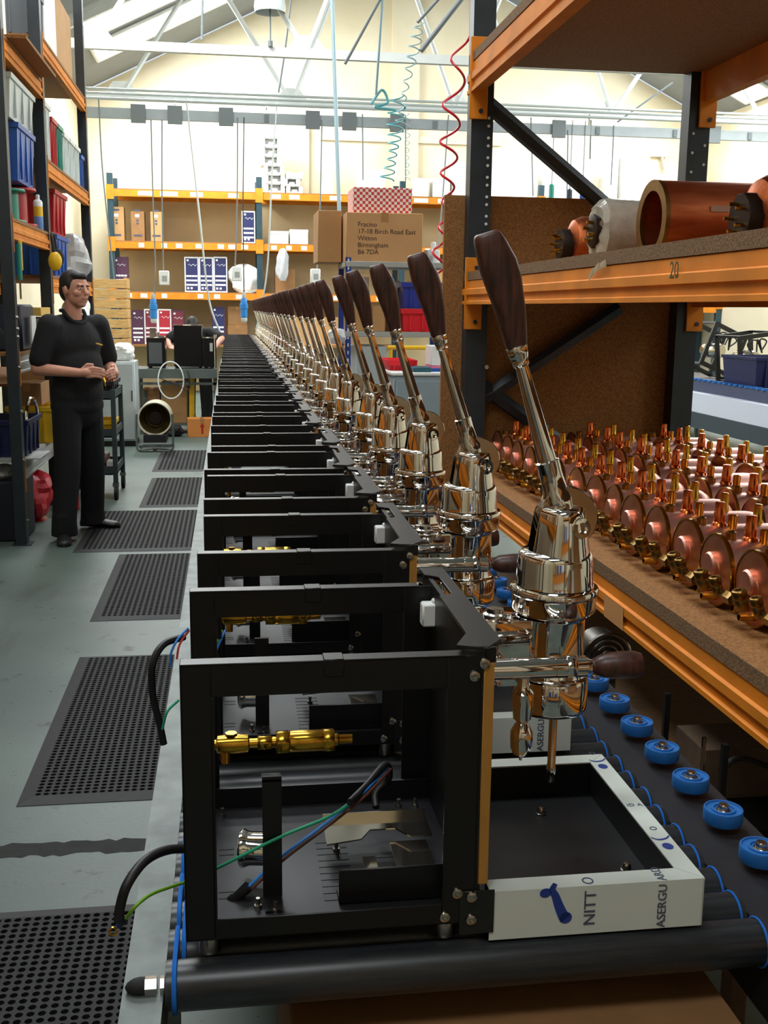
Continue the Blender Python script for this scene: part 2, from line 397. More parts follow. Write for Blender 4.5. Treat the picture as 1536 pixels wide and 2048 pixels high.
rubber_mat(-.70, -.20, 1.1, 2.62, .024, 'black perforated rubber mat under the hanging ring terminal wire, beside the conveyor end')
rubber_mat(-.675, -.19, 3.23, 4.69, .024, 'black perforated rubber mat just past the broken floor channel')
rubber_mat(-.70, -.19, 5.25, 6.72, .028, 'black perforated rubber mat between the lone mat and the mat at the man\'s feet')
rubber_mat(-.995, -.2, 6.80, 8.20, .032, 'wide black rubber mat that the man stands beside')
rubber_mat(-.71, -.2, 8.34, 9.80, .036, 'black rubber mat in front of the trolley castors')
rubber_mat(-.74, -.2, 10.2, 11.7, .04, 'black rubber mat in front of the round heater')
# ---------------------------------------------------------------- lever coffee machines
Y0 = 1.192; YG = Y0+.19
BASE = Vector((.26, Y0+.195, .75))
FILM = mat('white_film', (206, 214, 206), .5, 0, .03, 12)
INK = mat('blue_ink', (32, 60, 140), .5); INKD = mat('grey_blue_ink', (70, 78, 100), .5)
TRAYB = mat('tray_black', (13, 14, 17), .45)
EDGE = mat('amber_edge', (196, 142, 66), .35, .35, .1, 10)  # even tan colour over the whole front skin
def machine(label, full):
    t = empty('lever_coffee_machine', label, 'coffee machine', BASE, 'part built lever coffee machines on the conveyor')
    P = lambda b, n, m, **k: b.part(n, m, t, **k)
    # --- chassis
    for y in (Y0, Y0+.325):
        b = B(); d = .003
        b.box(-.062, -.027, y, y+d, .78, 1.128); b.box(.25, .292, y, y+d, .78, 1.128)
        b.box(-.027, .25, y, y+d, 1.088, 1.128); b.box(-.027, .25, y, y+d, .78, .807)
        b.box(-.062, .272, y, y+.022, 1.125, 1.1282); b.box(-.062, -.059, y, y+.03, .78, 1.127); b.box(-.062, .292, y, y+.02, .78, .783)
        b.box(-.027, -.024, y, y+.012, .807, 1.088)
        P(b, 'side_frame', BLACK, bevel=.0008)
        b = B().box(.103, .127, y-.0015, y+.024, 1.108, 1.1295); P(b, 'cover_clip', BLACK, bevel=.001)
    b = B(); b.box(-.06, .292, Y0+.003, Y0+.325, .795, .799)
    P(b, 'base_plate', DKPLATE)
    b = B(); b.box(-.05, .29, Y0+.31, Y0+.314, .80, .83); P(b, 'rear_lip', BLACK)
    b = B(); b.box(.29, .297, Y0, Y0+.395, .79, 1.134); P(b, 'front_panel', BLACK)
    b = B(); b.box(.2942, .307, Y0-.0015, Y0+.394, .832, 1.118); P(b, 'front_skin', EDGE, bevel=.001, label='amber steel skin')
    b = B(); pts = [(.262, .012), (.30, .0), (.322, .03), (.322, .398), (.285, .398), (.285, .355), (.305, .34), (.305, .245), (.285, .235), (.285, .06)]
    b.prism([(x, Y0+y) for x, y in pts], 2, 1.132, 1.138); b.box(.294, .309, Y0, Y0+.005, 1.118, 1.137); P(b, 'top_flange', BLACK, bevel=.0008)
    b = B(); b.box(-.0605, -.058, Y0+.03, Y0+.3, .79, .86); P(b, 'rear_panel', BLACK)
    for x, y in ((-.035, .03), (-.035, .30), (.26, .03), (.26, .30)):
        P(B().lathe([(.010, .7505), (.015, .7515), (.015, .776), (.009, .782)], (x, Y0+y, 0), n=16), 'foot', STEEL)
    # --- tray
    x0, x1, y0, y1, zb, zt, w = .311, .592, Y0, Y0+.392, .754, .820, .029
    for nm, poly in (('f', [(x0, y0), (x1, y0), (x1-w, y0+w), (x0, y0+w)]), ('r', [(x1, y0+.0012), (x1, y1-.0012), (x1-w, y1-w-.0008), (x1-w, y0+w+.0008)]), ('b', [(x0, y1), (x1, y1), (x1-w, y1-w), (x0, y1-w)])):
        P(B().prism(poly, 2, zt-.002, zt), 'tray_rim', FILM)
    P(B().box(x0, x1, y0, y0+.002, zb, zt-.002), 'tray_wall', FILM); P(B().box(x1-.002, x1, y0, y1, zb, zt-.002), 'tray_wall', FILM); P(B().box(x0, x1, y1-.002, y1, zb, zt-.002), 'tray_wall', FILM)
    b = B().box(x0, x1-.004, y0+.004, y1-.004, .764, .768); b.box(x0, x1-w, y0+w-.001, y0+w+.0005, .768, zt-.003); b.box(x0, x1-w, y1-w-.0005, y1-w+.001, .768, zt-.003); b.box(x1-w-.0005, x1-w+.001, y0+w, y1-w, .768, zt-.003)
    P(b, 'tray_liner', TRAYB)
    # --- group, taps and lever
    C = (.436, YG, 0)
    P(B().lathe([(.02, .985), (.049, .985), (.0515, .988), (.052, .992), (.052, 1.028), (.0505, 1.0325), (.046, 1.034), (.044, 1.037), (.044, 1.116), (.046, 1.12), (.052, 1.124), (.05, 1.128)], C, n=40), 'brew_group', CHROME)
    P(B().lathe([(.044, 1.126), (.0565, 1.128), (.0575, 1.130), (.0575, 1.149), (.0582, 1.151), (.0605, 1.1525), (.0605, 1.1585), (.059, 1.161), (.05, 1.163)], C, n=40), 'group_collar', CHROME)
    cap = B().lathe([(.05, 1.161), (.0535, 1.163), (.0525, 1.168), (.051, 1.20), (.0495, 1.206), (.046, 1.210), (.03, 1.211)], C, n=40)
    for s in (-1, 1):
        rs = []
        for z, rx, ry in ((1.163, .0475, .0535), (1.19, .0435, .0515), (1.22, .0385, .048), (1.25, .034, .045), (1.263, .032, .043), (1.269, .030, .041), (1.2715, .026, .036)):
            ring = [(C[0]+.004+rx*math.cos(pi*k/14), YG+s*max(.0135, ry*math.sin(pi*k/14)), z) for k in range(15)]
            ring += [(C[0]+.004-rx*.9, YG+s*.0134, z), (C[0]+.004+rx*.9, YG+s*.0134, z)]
            rs.append(ring)
        cap.rings(rs)
    P(cap, 'spring_cap', CHROME, sharp=50)
    P(B().lathe([(.0145, -.006), (.0145, .001), (.0135, .004), (.008, .0045), (.0075, .001), (.001, .0005)], (.457, YG-.0385, 1.2475), (.3, -1, .12), 24), 'pivot_bolt', CHROME)
    P(B().lathe([(.013, -.0), (.0125, .008), (.0115, .0105), (.001, .011)], (.457, YG+.0385, 1.2475), (.3, 1, .12), 16), 'pivot_bolt', CHROME)
    b = B(); d = [(.447+.043*math.cos(a), 1.2555+.043*math.sin(a)) for a in [math.radians(k) for k in range(-75, 131, 6)]]
    d += [(.408, 1.262), (.420, 1.226)]
    b.prism(d, 1, YG-.0115, YG+.0115)
    P(b, 'lever_hub', STAIN, bevel=.0015)
    ax0, ax1 = Vector((.4335, YG, 1.287)), Vector((.3752, YG, 1.471)); dv = (ax1-ax0).normalized(); LL = (ax1-ax0).length
    P(B().lathe([(.0195, -.022), (.0205, -.005), (.0165, .006), (.0152, .03), (.0155, .041), (.0158, .047), (.0125, .0485), (.0117, .08), (.009, LL-.03), (.0087, LL-.014), (.0115, LL-.011), (.0105, LL-.006), (.0125, LL), (.0145, LL+.012), (.0135, LL+.014)], ax0, dv, 24), 'lever_arm', CHROME)
    h0 = ax1+dv*.012; u = Vector((0, 1, 0)); wv = dv.cross(u); hl = .152
    rs = []
    for tt, wd, th in ((0, .026, .024), (.04, .029, .026), (.3, .038, .030), (.58, .048, .034), (.72, .049, .034), (.9, .040, .030), (.965, .035, .027), (.99, .030, .023), (1, .024, .018)):
        c = h0+dv*tt*hl-wv*(.006*math.sin(pi*tt))
        rs.append([c+wv*(wd/2*(abs(math.cos(a))**.6)*(1 if math.cos(a) > 0 else -1))+u*(th/2*(abs(math.sin(a))**.6)*(1 if math.sin(a) > 0 else -1)) for a in [2*pi*k/24 for k in range(24)]])
    P(B().rings(rs), 'lever_handle', WENGE, sharp=60)
    b = B().box(.307, .398, YG-.036, YG+.036, 1.03, 1.122); P(b, 'group_mount', CHROME, bevel=.004, seg=2)
    P(B().lathe([(.016, 1.122), (.016, 1.125), (.012, 1.127), (.011, 1.133), (.001, 1.134)], (.352, YG-.008, 0), n=20), 'mount_bolt', STEEL)
    for sy in (-1, 1):
        yy = YG+sy*.112; z = 1.082
        P(B().lathe([(.0135, .307), (.0138, .309), (.0138, .404), (.0132, .4045), (.0132, .4055), (.0140, .406), (.0140, .447), (.010, .449), (.008, .456), (.006, .458)], (0, yy, z), (1, 0, 0), 28), 'tap_barrel', CHROME)
        P(B().hexn((.420, yy, z), (.433, yy, z), .0165), 'tap_nut', CHROME, bevel=.0008)
        P(B().lathe([(.005, .455), (.010, .458), (.0155, .470), (.018, .495), (.0178, .512), (.015, .5205), (.008, .522)], (0, yy, z), (1, 0, 0), 20), 'tap_knob', WENGE)
    yy = YG-.112
    P(B().lathe([(.006, 1.075), (.0075, 1.062), (.0085, 1.056), (.0135, 1.05), (.0138, 1.035), (.0115, 1.015), (.0075, 1.011), (.0075, 1.009)], (.3655, yy, 0), n=20), 'steam_joint', CHROME)
    P(B().lathe([(.0065, 1.0105), (.010, 1.006), (.0145, .997), (.0148, .990), (.0142, .976), (.0105, .967), (.003, .966), (.002, .958)], (.3655, yy, 0), n=20), 'steam_nozzle', CHROME)
    P(B().lathe([(.0045, .986), (.0058, .985), (.0058, .90), (.0063, .899), (.0063, .876), (.0035, .872)], (.443, YG, 0), n=14), 'dispersion_rod', STAIN)
    q = at_y(872, 1226, Y0+.3); b = B().box(q.x-.022, q.x+.004, q.y-.012, q.y+.012, q.z-.018, q.z+.016); b.box(q.x+.004, q.x+.018, q.y-.015, q.y+.015, q.z-.022, q.z+.020); b.cyl((q.x, q.y, q.z+.016), (q.x, q.y, q.z+.022), .008, n=10)
    P(b, 'inlet_valve', WHITE, bevel=.003, label='white plastic inlet valve')
    # --- brass valve
    bz, by = .985, Y0+.108
    segs = [(-.034, .0065, 12), (-.024, .0065, 12), (-.022, .0115, 16), (.0, .0125, 16), (.016, .0115, 16), (.018, .006, 12), (.028, .006, 12)]
    b = B().lathe([(r, x) for x, r, n in segs], (0, by, bz), (1, 0, 0), 16); b.cyl((-.012, by, bz), (-.012, by-.003, bz-.024), .006, n=10); b.cyl((-.005, by, bz+.006), (-.005, by, bz+.015), .008, n=6)
    P(b, 'safety_valve', BRASS, label='brass valve body')
    b = B().hexn((.028, by, bz), (.046, by, bz), .0095); b.cyl((.046, by, bz), (.052, by, bz), .007); b.hexn((.052, by, bz), (.068, by, bz), .0155); P(b, 'valve_nut', BRASS, bevel=.0007)
    b = B().lathe([(.0125, .068), (.0138, .070), (.0138, .112), (.0125, .114)], (0, by, bz), (1, 0, 0), 20); b.hexn((.112, by, bz), (.126, by, bz), .0155); b.lathe([(.008, .126), (.008, .131), (.0062, .132), (.0062, .149), (.005, .1505)], (0, by, bz), (1, 0, 0), 14); P(b, 'check_valve', BRASS, bevel=.0004)
    # --- inside the chassis
    b = B().box(.032, .056, Y0+.055, Y0+.058, .80, .962); b.box(.032, .056, Y0+.055, Y0+.075, .955, .958); b.box(.034, .054, Y0+.02, Y0+.058, .7995, .802); P(b, 'upright_bracket', BLACK)
    P(B().lathe([(.021, -.012), (.0245, -.012), (.025, -.009), (.0225, -.004), (.0215, .0), (.0215, .026), (.018, .028), (.004, .029)], (.018, Y0+.112, .838), (1, -.25, .05), 28), 'pressure_gauge', CHROME)
    if full:
        P(B().lathe([(.0205, -.0105), (.001, -.0105)], (.018, Y0+.112, .838), (1, -.25, .05), 24), 'gauge_dial', mat('gauge_face', (60, 58, 56), .2))
        b = B().prism([(.118, .12), (.165, .13), (.18, .155), (.215, .155), (.232, .13), (.262, .13), (.262, .19), (.118, .19)], 2, .831, .833); b.v = [(x, Y0+y, z) for x, y, z in b.v]
        b.box(.118, .262, Y0+.188, Y0+.190, .831, .842); b.box(.166, .184, Y0+.03, Y0+.13, .805, .807); P(b, 'element_bracket', STAIN, label='bright folded steel bracket')
        b = B().box(.205, .255, Y0+.06, Y0+.14, .8195, .8215).xf(Matrix.Identity(4)); P(b, 'deflector_tab', STAIN)
        b = B().box(.125, .268, Y0+.028, Y0+.031, .80, .846); b.box(.125, .268, Y0+.028, Y0+.06, .80, .803); P(b, 'cradle_plate', BLACK, bevel=.001)
        for i in range(10):
            for xa, xb in (((.108, .150),) if i not in (0, 2, 4, 6) else ((.108, .150), (.185, .225))):
                P(B().box(xa, xb, Y0+.04+i*.0165, Y0+.0475+i*.0165, .7986, .7996), 'vent_slot', CABLE, smooth=False)
        for i in range(2):
            for yv in (.06, .075, .17, .185): 
                if i == 0: P(B().box(-.024, -.004, Y0+yv, Y0+yv+.005, .7986, .7996), 'vent_slot', CABLE, smooth=False)
        for x, y in ((.025, .035), (.046, .024), (-.02, .285), (.24, .285), (.135, .165), (.265, .285)):
            P(B().hexn((x, Y0+y, .799), (x, Y0+y, .803), .005).cyl((x, Y0+y, .803), (x, Y0+y, .812), .0028, n=8), 'stud', STEEL)
        # side bolts and corner bracket
        b = B().box(.272, .316, Y0-.0022, Y0-.0004, .766, .824); P(b, 'corner_bracket', mat('smoked_steel', (62, 60, 58), .22, .8), bevel=.0004)
        bm_ = [( .2945, 1.118), (.2825, 1.103), (.2685, .8225), (.2865, .8175), (.2535, .7915), (.2865, .787)]
        for x, z in bm_:
            P(B().lathe([(.0073, 0), (.0073, .0012), (.0064, .0038), (.0038, .0049), (.0031, .0049), (.0029, .0022), (.0005, .0022)], (x, Y0-.0022 if x > .28 and z < .9 else Y0, z), (0, -1, 0), 18), 'bolt', STEEL)
        for x, y in ((.465, .30), (.535, .12)):
            P(B().lathe([(.008, .768), (.0085, .770), (.0065, .7705), (.0062, .776), (.004, .779), (.001, .7795)], (x, Y0+y, 0), n=14), 'tray_screw', STEEL)
        # printed film
        M1 = frameM((.4475, Y0-.0008, .7655), (0, 0, 1), (-1, 0, 0)); text('NITT', .0215, INKD, M1, t)
        text('O', .0215, INKD, frameM((.4475, Y0+.0025, .8203), (0, 1, 0), (-1, 0, 0)), t)
        text('ASERGU', .0165, INKD, frameM((.5415, Y0-.0008, .7555), (0, 0, 1), (-1, 0, 0)), t)
        text('ARD', .0165, INKD, frameM((.5415, Y0+.0005, .8203), (0, 1, 0), (-1, 0, 0)), t)
        def logo(o, ex, ey, s):
            M = frameM(o, ex, ey); b = B()
            def disc(cx, cy, rx, ry, a): b.add([M @ Vector((s*(cx+rx*math.cos(k)*math.cos(a)-ry*math.sin(k)*math.sin(a)), s*(cy+rx*math.cos(k)*math.sin(a)+ry*math.sin(k)*math.cos(a)), .0003)) for k in [2*pi*j/20 for j in range(20)]], [tuple(range(20))])
            disc(-.55, .6, .32, .26, .2)
            pts = curve_pts([(-.05, 1.1), (-.2, .75), (-.02, .4), (.2, -.2), (.45, -.75), (.6, -.95)], 5); ws = [.26+.40*(k/(len(pts)-1)) for k in range(len(pts))]
            L_, R_ = [], []
            for k, p in enumerate(pts):
                d2 = (pts[min(k+1, len(pts)-1)]-pts[max(k-1, 0)]); nn = Vector((-d2.y, d2.x)).normalized() if len(d2) == 2 else Vector((-d2[1], d2[0], 0)).normalized()
                L_.append(M @ Vector((s*(p[0]+nn[0]*ws[k]*.5), s*(p[1]+nn[1]*ws[k]*.5), .0003))); R_.append(M @ Vector((s*(p[0]-nn[0]*ws[k]*.5), s*(p[1]-nn[1]*ws[k]*.5), .0003)))
            for k in range(len(pts)-1): b.quad(L_[k], L_[k+1], R_[k+1], R_[k])
            disc(.6, -.9, .34, .32, .5)
            P(b, 'logo_print', INK, smooth=False)
        logo((.395, Y0-.0006, .800), (1, 0, 0), (0, 0, 1), .024)
        for yy2 in (.085, .345):
            b = B(); cx, cy = x1-.0145, Y0+yy2
            b.add([(cx+.0075*math.cos(k), cy+.009*math.sin(k), .8204) for k in [2*pi*j/18 for j in range(18)]], [tuple(range(18))])
            rr = curve_pts([(cx-.0135, cy+.024, .8204), (cx-.006, cy+.017, .8204), (cx+.006, cy+.019, .8204), (cx+.0135, cy+.026, .8204)], 4)
            for a, c in zip(rr[:-1], rr[1:]): b.quad(a, c, c+Vector((0, .004, 0)), a+Vector((0, .004, 0)))
            P(b, 'logo_print', INK, smooth=False)
            text('O', .014, INKD, frameM((cx-.006, cy+.046, .8203), (1, 0, 0), (0, 1, 0)), t)
        text('ID A', .012, INKD, frameM((x1-.026, Y0+.205, .8203), (1, 0, 0), (0, 1, 0)), t)
    return t
NEAR = machine('black chassis lever coffee machine on the conveyor end, green ring terminal wire over the rail', True)
t = NEAR
# wiring of the end machine
GREENW = mat('green_wire', (20, 150, 110), .45); GY = mat('green_yellow_wire', (120, 180, 40), .45); BLUEW = mat('blue_wire', (50, 130, 215), .45); BROWNW = mat('brown_wire', (92, 48, 34), .45)
gp = [at_y(775, 1535, Y0+.2), at_y(712, 1595, Y0+.1), at_y(660, 1632, Y0+.07), at_y(560, 1674, Y0+.052), at_y(430, 1738, Y0+.05), at_y(372, 1764, Y0+.045)]
B().tube(curve_pts(gp), .0021, 8).part('earth_wire', GREENW, t, label='green earth wire')
gp = [at_y(372, 1764, Y0+.045), at_y(335, 1776, Y0+.01), at_y(300, 1790, Y0-.02), at_y(272, 1812, Y0-.045), at_y(252, 1838, Y0-.045)]
B().tube(curve_pts(gp), .0021, 8).part('earth_wire', GY, t, label='green and yellow earth wire end')
e0, e1 = at_y(252, 1838, Y0-.045), at_y(236, 1853, Y0-.045); B().cyl(e0, e1, .0036, n=10).part('crimp_sleeve', DBLUE, t)
e2 = at_y(226, 1863, Y0-.045); rr = [e2+Vector((.0042*math.cos(k), .001*math.sin(k), .0042*math.sin(k))) for k in [2*pi*j/16 for j in range(16)]]; B().tube(rr, .0013, 6, True).part('ring_terminal', BRASS, t)
for m_, dx in ((BLUEW, 0), (BROWNW, .0045)):
    gp = [at_y(775, 1535, Y0+.2), at_y(722, 1590, Y0+.1), at_y(640, 1655, Y0+.08), at_y(560, 1716, Y0+.07), at_y(487, 1783, Y0+.06)]
    B().tube([p+Vector((dx, 0, -dx*.6)) for p in curve_pts(gp)], .002, 8).part('supply_wire', m_, t)
a, c = at_y(497, 1772, Y0+.06), at_y(470, 1798, Y0+.06); B().cyl(a, c, .0068, n=12).cyl(c, c+(c-a)*.35, .0085, n=10).part('wire_connector', CABLE, t)
gp = [at_y(752, 1615, Y0+.22), at_y(752, 1585, Y0+.24), at_y(778, 1555, Y0+.24), at_y(770, 1530, Y0+.2), at_y(730, 1575, Y0+.12), at_y(700, 1605, Y0+.08)]
B().tube(curve_pts(gp), .0052, 10).part('sheathed_cable', CABLE, t)
gp = [at_y(392, 1697, Y0+.08), at_y(335, 1700, Y0+.03), at_y(290, 1722, Y0-.03), at_y(255, 1768, Y0-.06), at_y(240, 1815, Y0-.06), at_y(238, 1842, Y0-.06)]
B().tube(curve_pts(gp), .0058, 10).part('sheathed_cable', CABLE, t)
# the rest of the row
starts = [1.757, 2.272, 2.70, 3.168, 3.726, 4.2]
while starts[-1] < 16.0: starts.append(starts[-1]+random.choice((.47, .49, .51)))
wires = ('earth_wire', 'crimp_sleeve', 'ring_terminal', 'supply_wire', 'wire_connector', 'sheathed_cable')
fullk = kids_of(NEAR, wires)
far_skip = wires+('vent_slot', 'stud', 'bolt', 'tray_screw', 'print', 'logo_print', 'gauge_dial', 'deflector_tab', 'pivot_bolt', 'foot', 'steam_joint', 'steam_nozzle', 'dispersion_rod', 'mount_bolt', 'element_bracket', 'cradle_plate', 'upright_bracket', 'corner_bracket', 'rear_lip', 'rear_panel', 'tap_nut')
fark = kids_of(NEAR, far_skip)
MS = []
for i, ys in enumerate(starts):
    o = copy_fast(NEAR, fullk if i < 5 else fark)
    o['label'] = 'black chassis lever coffee machine with chrome group in the conveyor row' if i else 'black chassis lever coffee machine with loose blue and red wires beside its rear corner'
    o.location = BASE+Vector((random.uniform(-.006, .006), ys-Y0, 0)); o.rotation_euler.z = random.uniform(-.012, .012)
    MS.append(o)
m2 = MS[0]; yb = starts[0]
def w2(pts, r, m_, nm):
    B().tube(curve_pts(pts), r, 8).part(nm, m_, m2)
w2([at_y(452, 1262, yb+.02), at_y(436, 1300, yb-.02), at_y(428, 1330, yb-.06)], .002, BLUEW, 'supply_wire')
w2([at_y(446, 1262, yb+.02), at_y(430, 1300, yb-.02), at_y(420, 1330, yb-.06)], .002, GY, 'earth_wire')
w2([at_y(378, 1258, yb), at_y(358, 1280, yb-.03), at_y(344, 1310, yb-.04), at_y(345, 1335, yb-.04)], .002, BLUEW, 'supply_wire')
w2([at_y(380, 1262, yb), at_y(362, 1290, yb-.03), at_y(356, 1320, yb-.04)], .002, mat('red_wire', (190, 60, 40), .45), 'supply_wire')
w2([at_y(370, 1275, yb), at_y(330, 1290, yb-.03), at_y(308, 1330, yb-.05), at_y(308, 1390, yb-.05), at_y(322, 1450, yb-.05), at_y(330, 1490, yb-.05)], .0062, CABLE, 'sheathed_cable')
w2([at_y(362, 1402, yb-.2), at_y(340, 1425, yb-.22), at_y(330, 1460, yb-.22)], .002, GREENW, 'earth_wire')
# ---------------------------------------------------------------- generic builders
def tote(name, label, x, y, z, sx, sy, h, m, group=None, cat='crate', rz=0, rib=True):
    t = empty(name, label, cat, (x, y, z), group); tp = .9; w = .004
    b = B()
    def rect(a, c, zz): return [(-a/2, -c/2, zz), (a/2, -c/2, zz), (a/2, c/2, zz), (-a/2, c/2, zz)]
    b.rings([rect(sx*tp, sy*tp, 0), rect(sx, sy, h), rect(sx-2*w, sy-2*w, h), rect(sx*tp-2*w, sy*tp-2*w, w)])
    b.part('body', m, t, world=False)
    b = B().rings([rect(sx+.02, sy+.02, h-.03), rect(sx+.024, sy+.024, h+.002), rect(sx-.002, sy-.002, h+.002), rect(sx-.006, sy-.006, h-.03)], close=True)
    b.part('rim', m, t, world=False)
    if rib:
        for k in (-.3, 0, .3):
            B().box(sx*k-.006, sx*k+.006, -sy/2*1.01, -sy*tp/2, h*.05, h*.9).part('rib', m, t, world=False); B().box(sx/2*.93, sx/2*1.01, sy*k-.006, sy*k+.006, h*.05, h*.9).part('rib', m, t, world=False)
    t.rotation_euler.z = rz; return t
def carton(label, x, y, z, sx, sy, h, m=None, group=None, rz=0, name='carton', tape=True):
    t = empty(name, label, 'carton', (x, y, z), group)
    B().box(-sx/2, sx/2, -sy/2, sy/2, 0, h).part('body', m or CARD, t, .003, world=False)
    if tape:
        b = B().box(-.025, .025, -sy/2-.0008, sy/2+.0008, h, h+.0008); b.box(-.025, .025, -sy/2-.001, -sy/2-.0002, h-.06, h); b.part('tape', mat('brown_tape', (168, 120, 70), .3), t, world=False)
        g = B(); g.box(-sx/2, sx/2, -.0015, .0015, h-.0005, h+.0004); g.part('flap_seam', CARDD, t, world=False)
    t.rotation_euler.z = rz; return t
def post(b, x0, x1, y0, y1, z0, z1):
    # open C section
    d = .006
    b.box(x0, x1, y0, y0+d, z0, z1); b.box(x0, x0+d, y0+d, y1, z0, z1); b.box(x1-d, x1, y0+d, y1, z0, z1)
def beam_y(t, x, y0, y1, z0, h, side=1, m=None):
    # ribbed box beam running along y, outer face at x
    s = side; p = [(0, 0), (0, h*.12), (.008, h*.15), (.008, h*.36), (.0, h*.4), (0, h*.62), (.008, h*.66), (.008, h*.97), (.012, h), (.045, h), (.045, 0)]
    B().prism([(x+s*a, z0+c) for a, c in p], 1, y0, y1).part('beam', m or ORANGE, t)
# ---------------------------------------------------------------- right-hand rack
rk = empty('pallet_rack', 'orange beamed pallet rack with chipboard shelves of copper boilers', 'rack', (1.45, 3, 0))
def hole_light_row(b, x, y, z0, z1):
    z = z0
    while z < z1: b.cyl((x, y, z), (x, y-.002, z), .006, n=8); z += .075
for (px0, px1) in ((.958, 1.046), (1.858, 1.95)):
    for ya in (4.36, 1.50):
        b = B(); post(b, px0, px1, ya, ya+.08, 0, 3.6); b.box(px0-.02, px1+.02, ya-.02, ya+.1, 0, .006); b.part('upright', POSTG, rk)
        if ya > 4:
            b = B(); hole_light_row(b, px1-.018, ya-.0005, 1.75, 2.3); hole_light_row(b, px0+.022 if px0 > 1.5 else px1-.018, ya-.0005, 1.72, 2.32); b.part('hole_light_discs', mat('hole_light', (210, 214, 210), .6), rk, smooth=False)  # pale discs paint the light showing through the upright's holes
for (z0, h) in ((.758, .092), (1.552, .095), (2.368, .115)):
    for x, s in ((.95, 1), (1.958, -1)):
        beam_y(rk, x, 1.5, 4.42, z0, h, s)
        for ya in (4.345, ):
            xa = x-.004 if s > 0 else x-.062
            b = B().box(xa, xa+.072, ya, ya+.012, z0-.10, z0+h+.09); b.part('beam_connector', ORANGE, rk, bevel=.002)
            for zz in (z0-.07, z0+h+.05): B().cyl((xa+.045, ya, zz), (xa+.045, ya-.004, zz), .009, n=10).part('connector_bolt', POSTG, rk)
    B().box(.957, 1.95, 1.5, 4.42, z0+h, z0+h+.034).part('shelf_board', CHIP if z0 < 2.2 else CHIP, rk, label='chipboard shelf')
    B().box(.9555, .957, 1.5, 4.42, z0+h, z0+h+.034).part('board_edge', CHIPE, rk)
for a, c in (((1.03, 2.34), (1.86, 1.72)), ((1.04, 1.16), (1.62, 1.545)), ((1.04, 1.22), (1.5, .90))):
    B().cyl((a[0], 4.41, a[1]), (c[0], 4.41, c[1]), .032, n=6).part('diagonal_brace', POSTG, rk)
B().cyl((1.046, 4.355, 1.30), (1.046, 4.35, 1.30), .009, n=10).part('brace_bolt', STEEL, rk)
b = B(); b.box(.876, 1.90, 4.452, 4.472, .70, 1.988); b.thing('chipboard_panel', 'large sheet of brown chipboard closing the end of the boiler rack', 'panel', CHIP)
# writing, tape and stickers on the beams
p = at_x(1338, 556, .9492); text('20', .05, mat('marker_green', (60, 74, 30), .6), frameM((.9492, p.y, p.z), (0, -1, 0), (0, 0, 1)), rk)
b = B(); pts = [at_x(*q, .9485) for q in ((1178, 562), (1188, 548), (1200, 538), (1213, 533))]
for a, c in zip(pts[:-1], pts[1:]): b.quad(a, c, c+Vector((-.004, 0, .018)), a+Vector((-.002, 0, .014)))
b.part('tape_strip', mat('clear_tape', (214, 200, 168), .25), rk, smooth=False)
q = [at_x(*p, .9487) for p in ((1208, 1188), (1246, 1216), (1246, 1262), (1208, 1232))]
B().quad(*q).part('beam_sticker', mat('dull_sticker', (206, 150, 96), .4), rk, smooth=False)
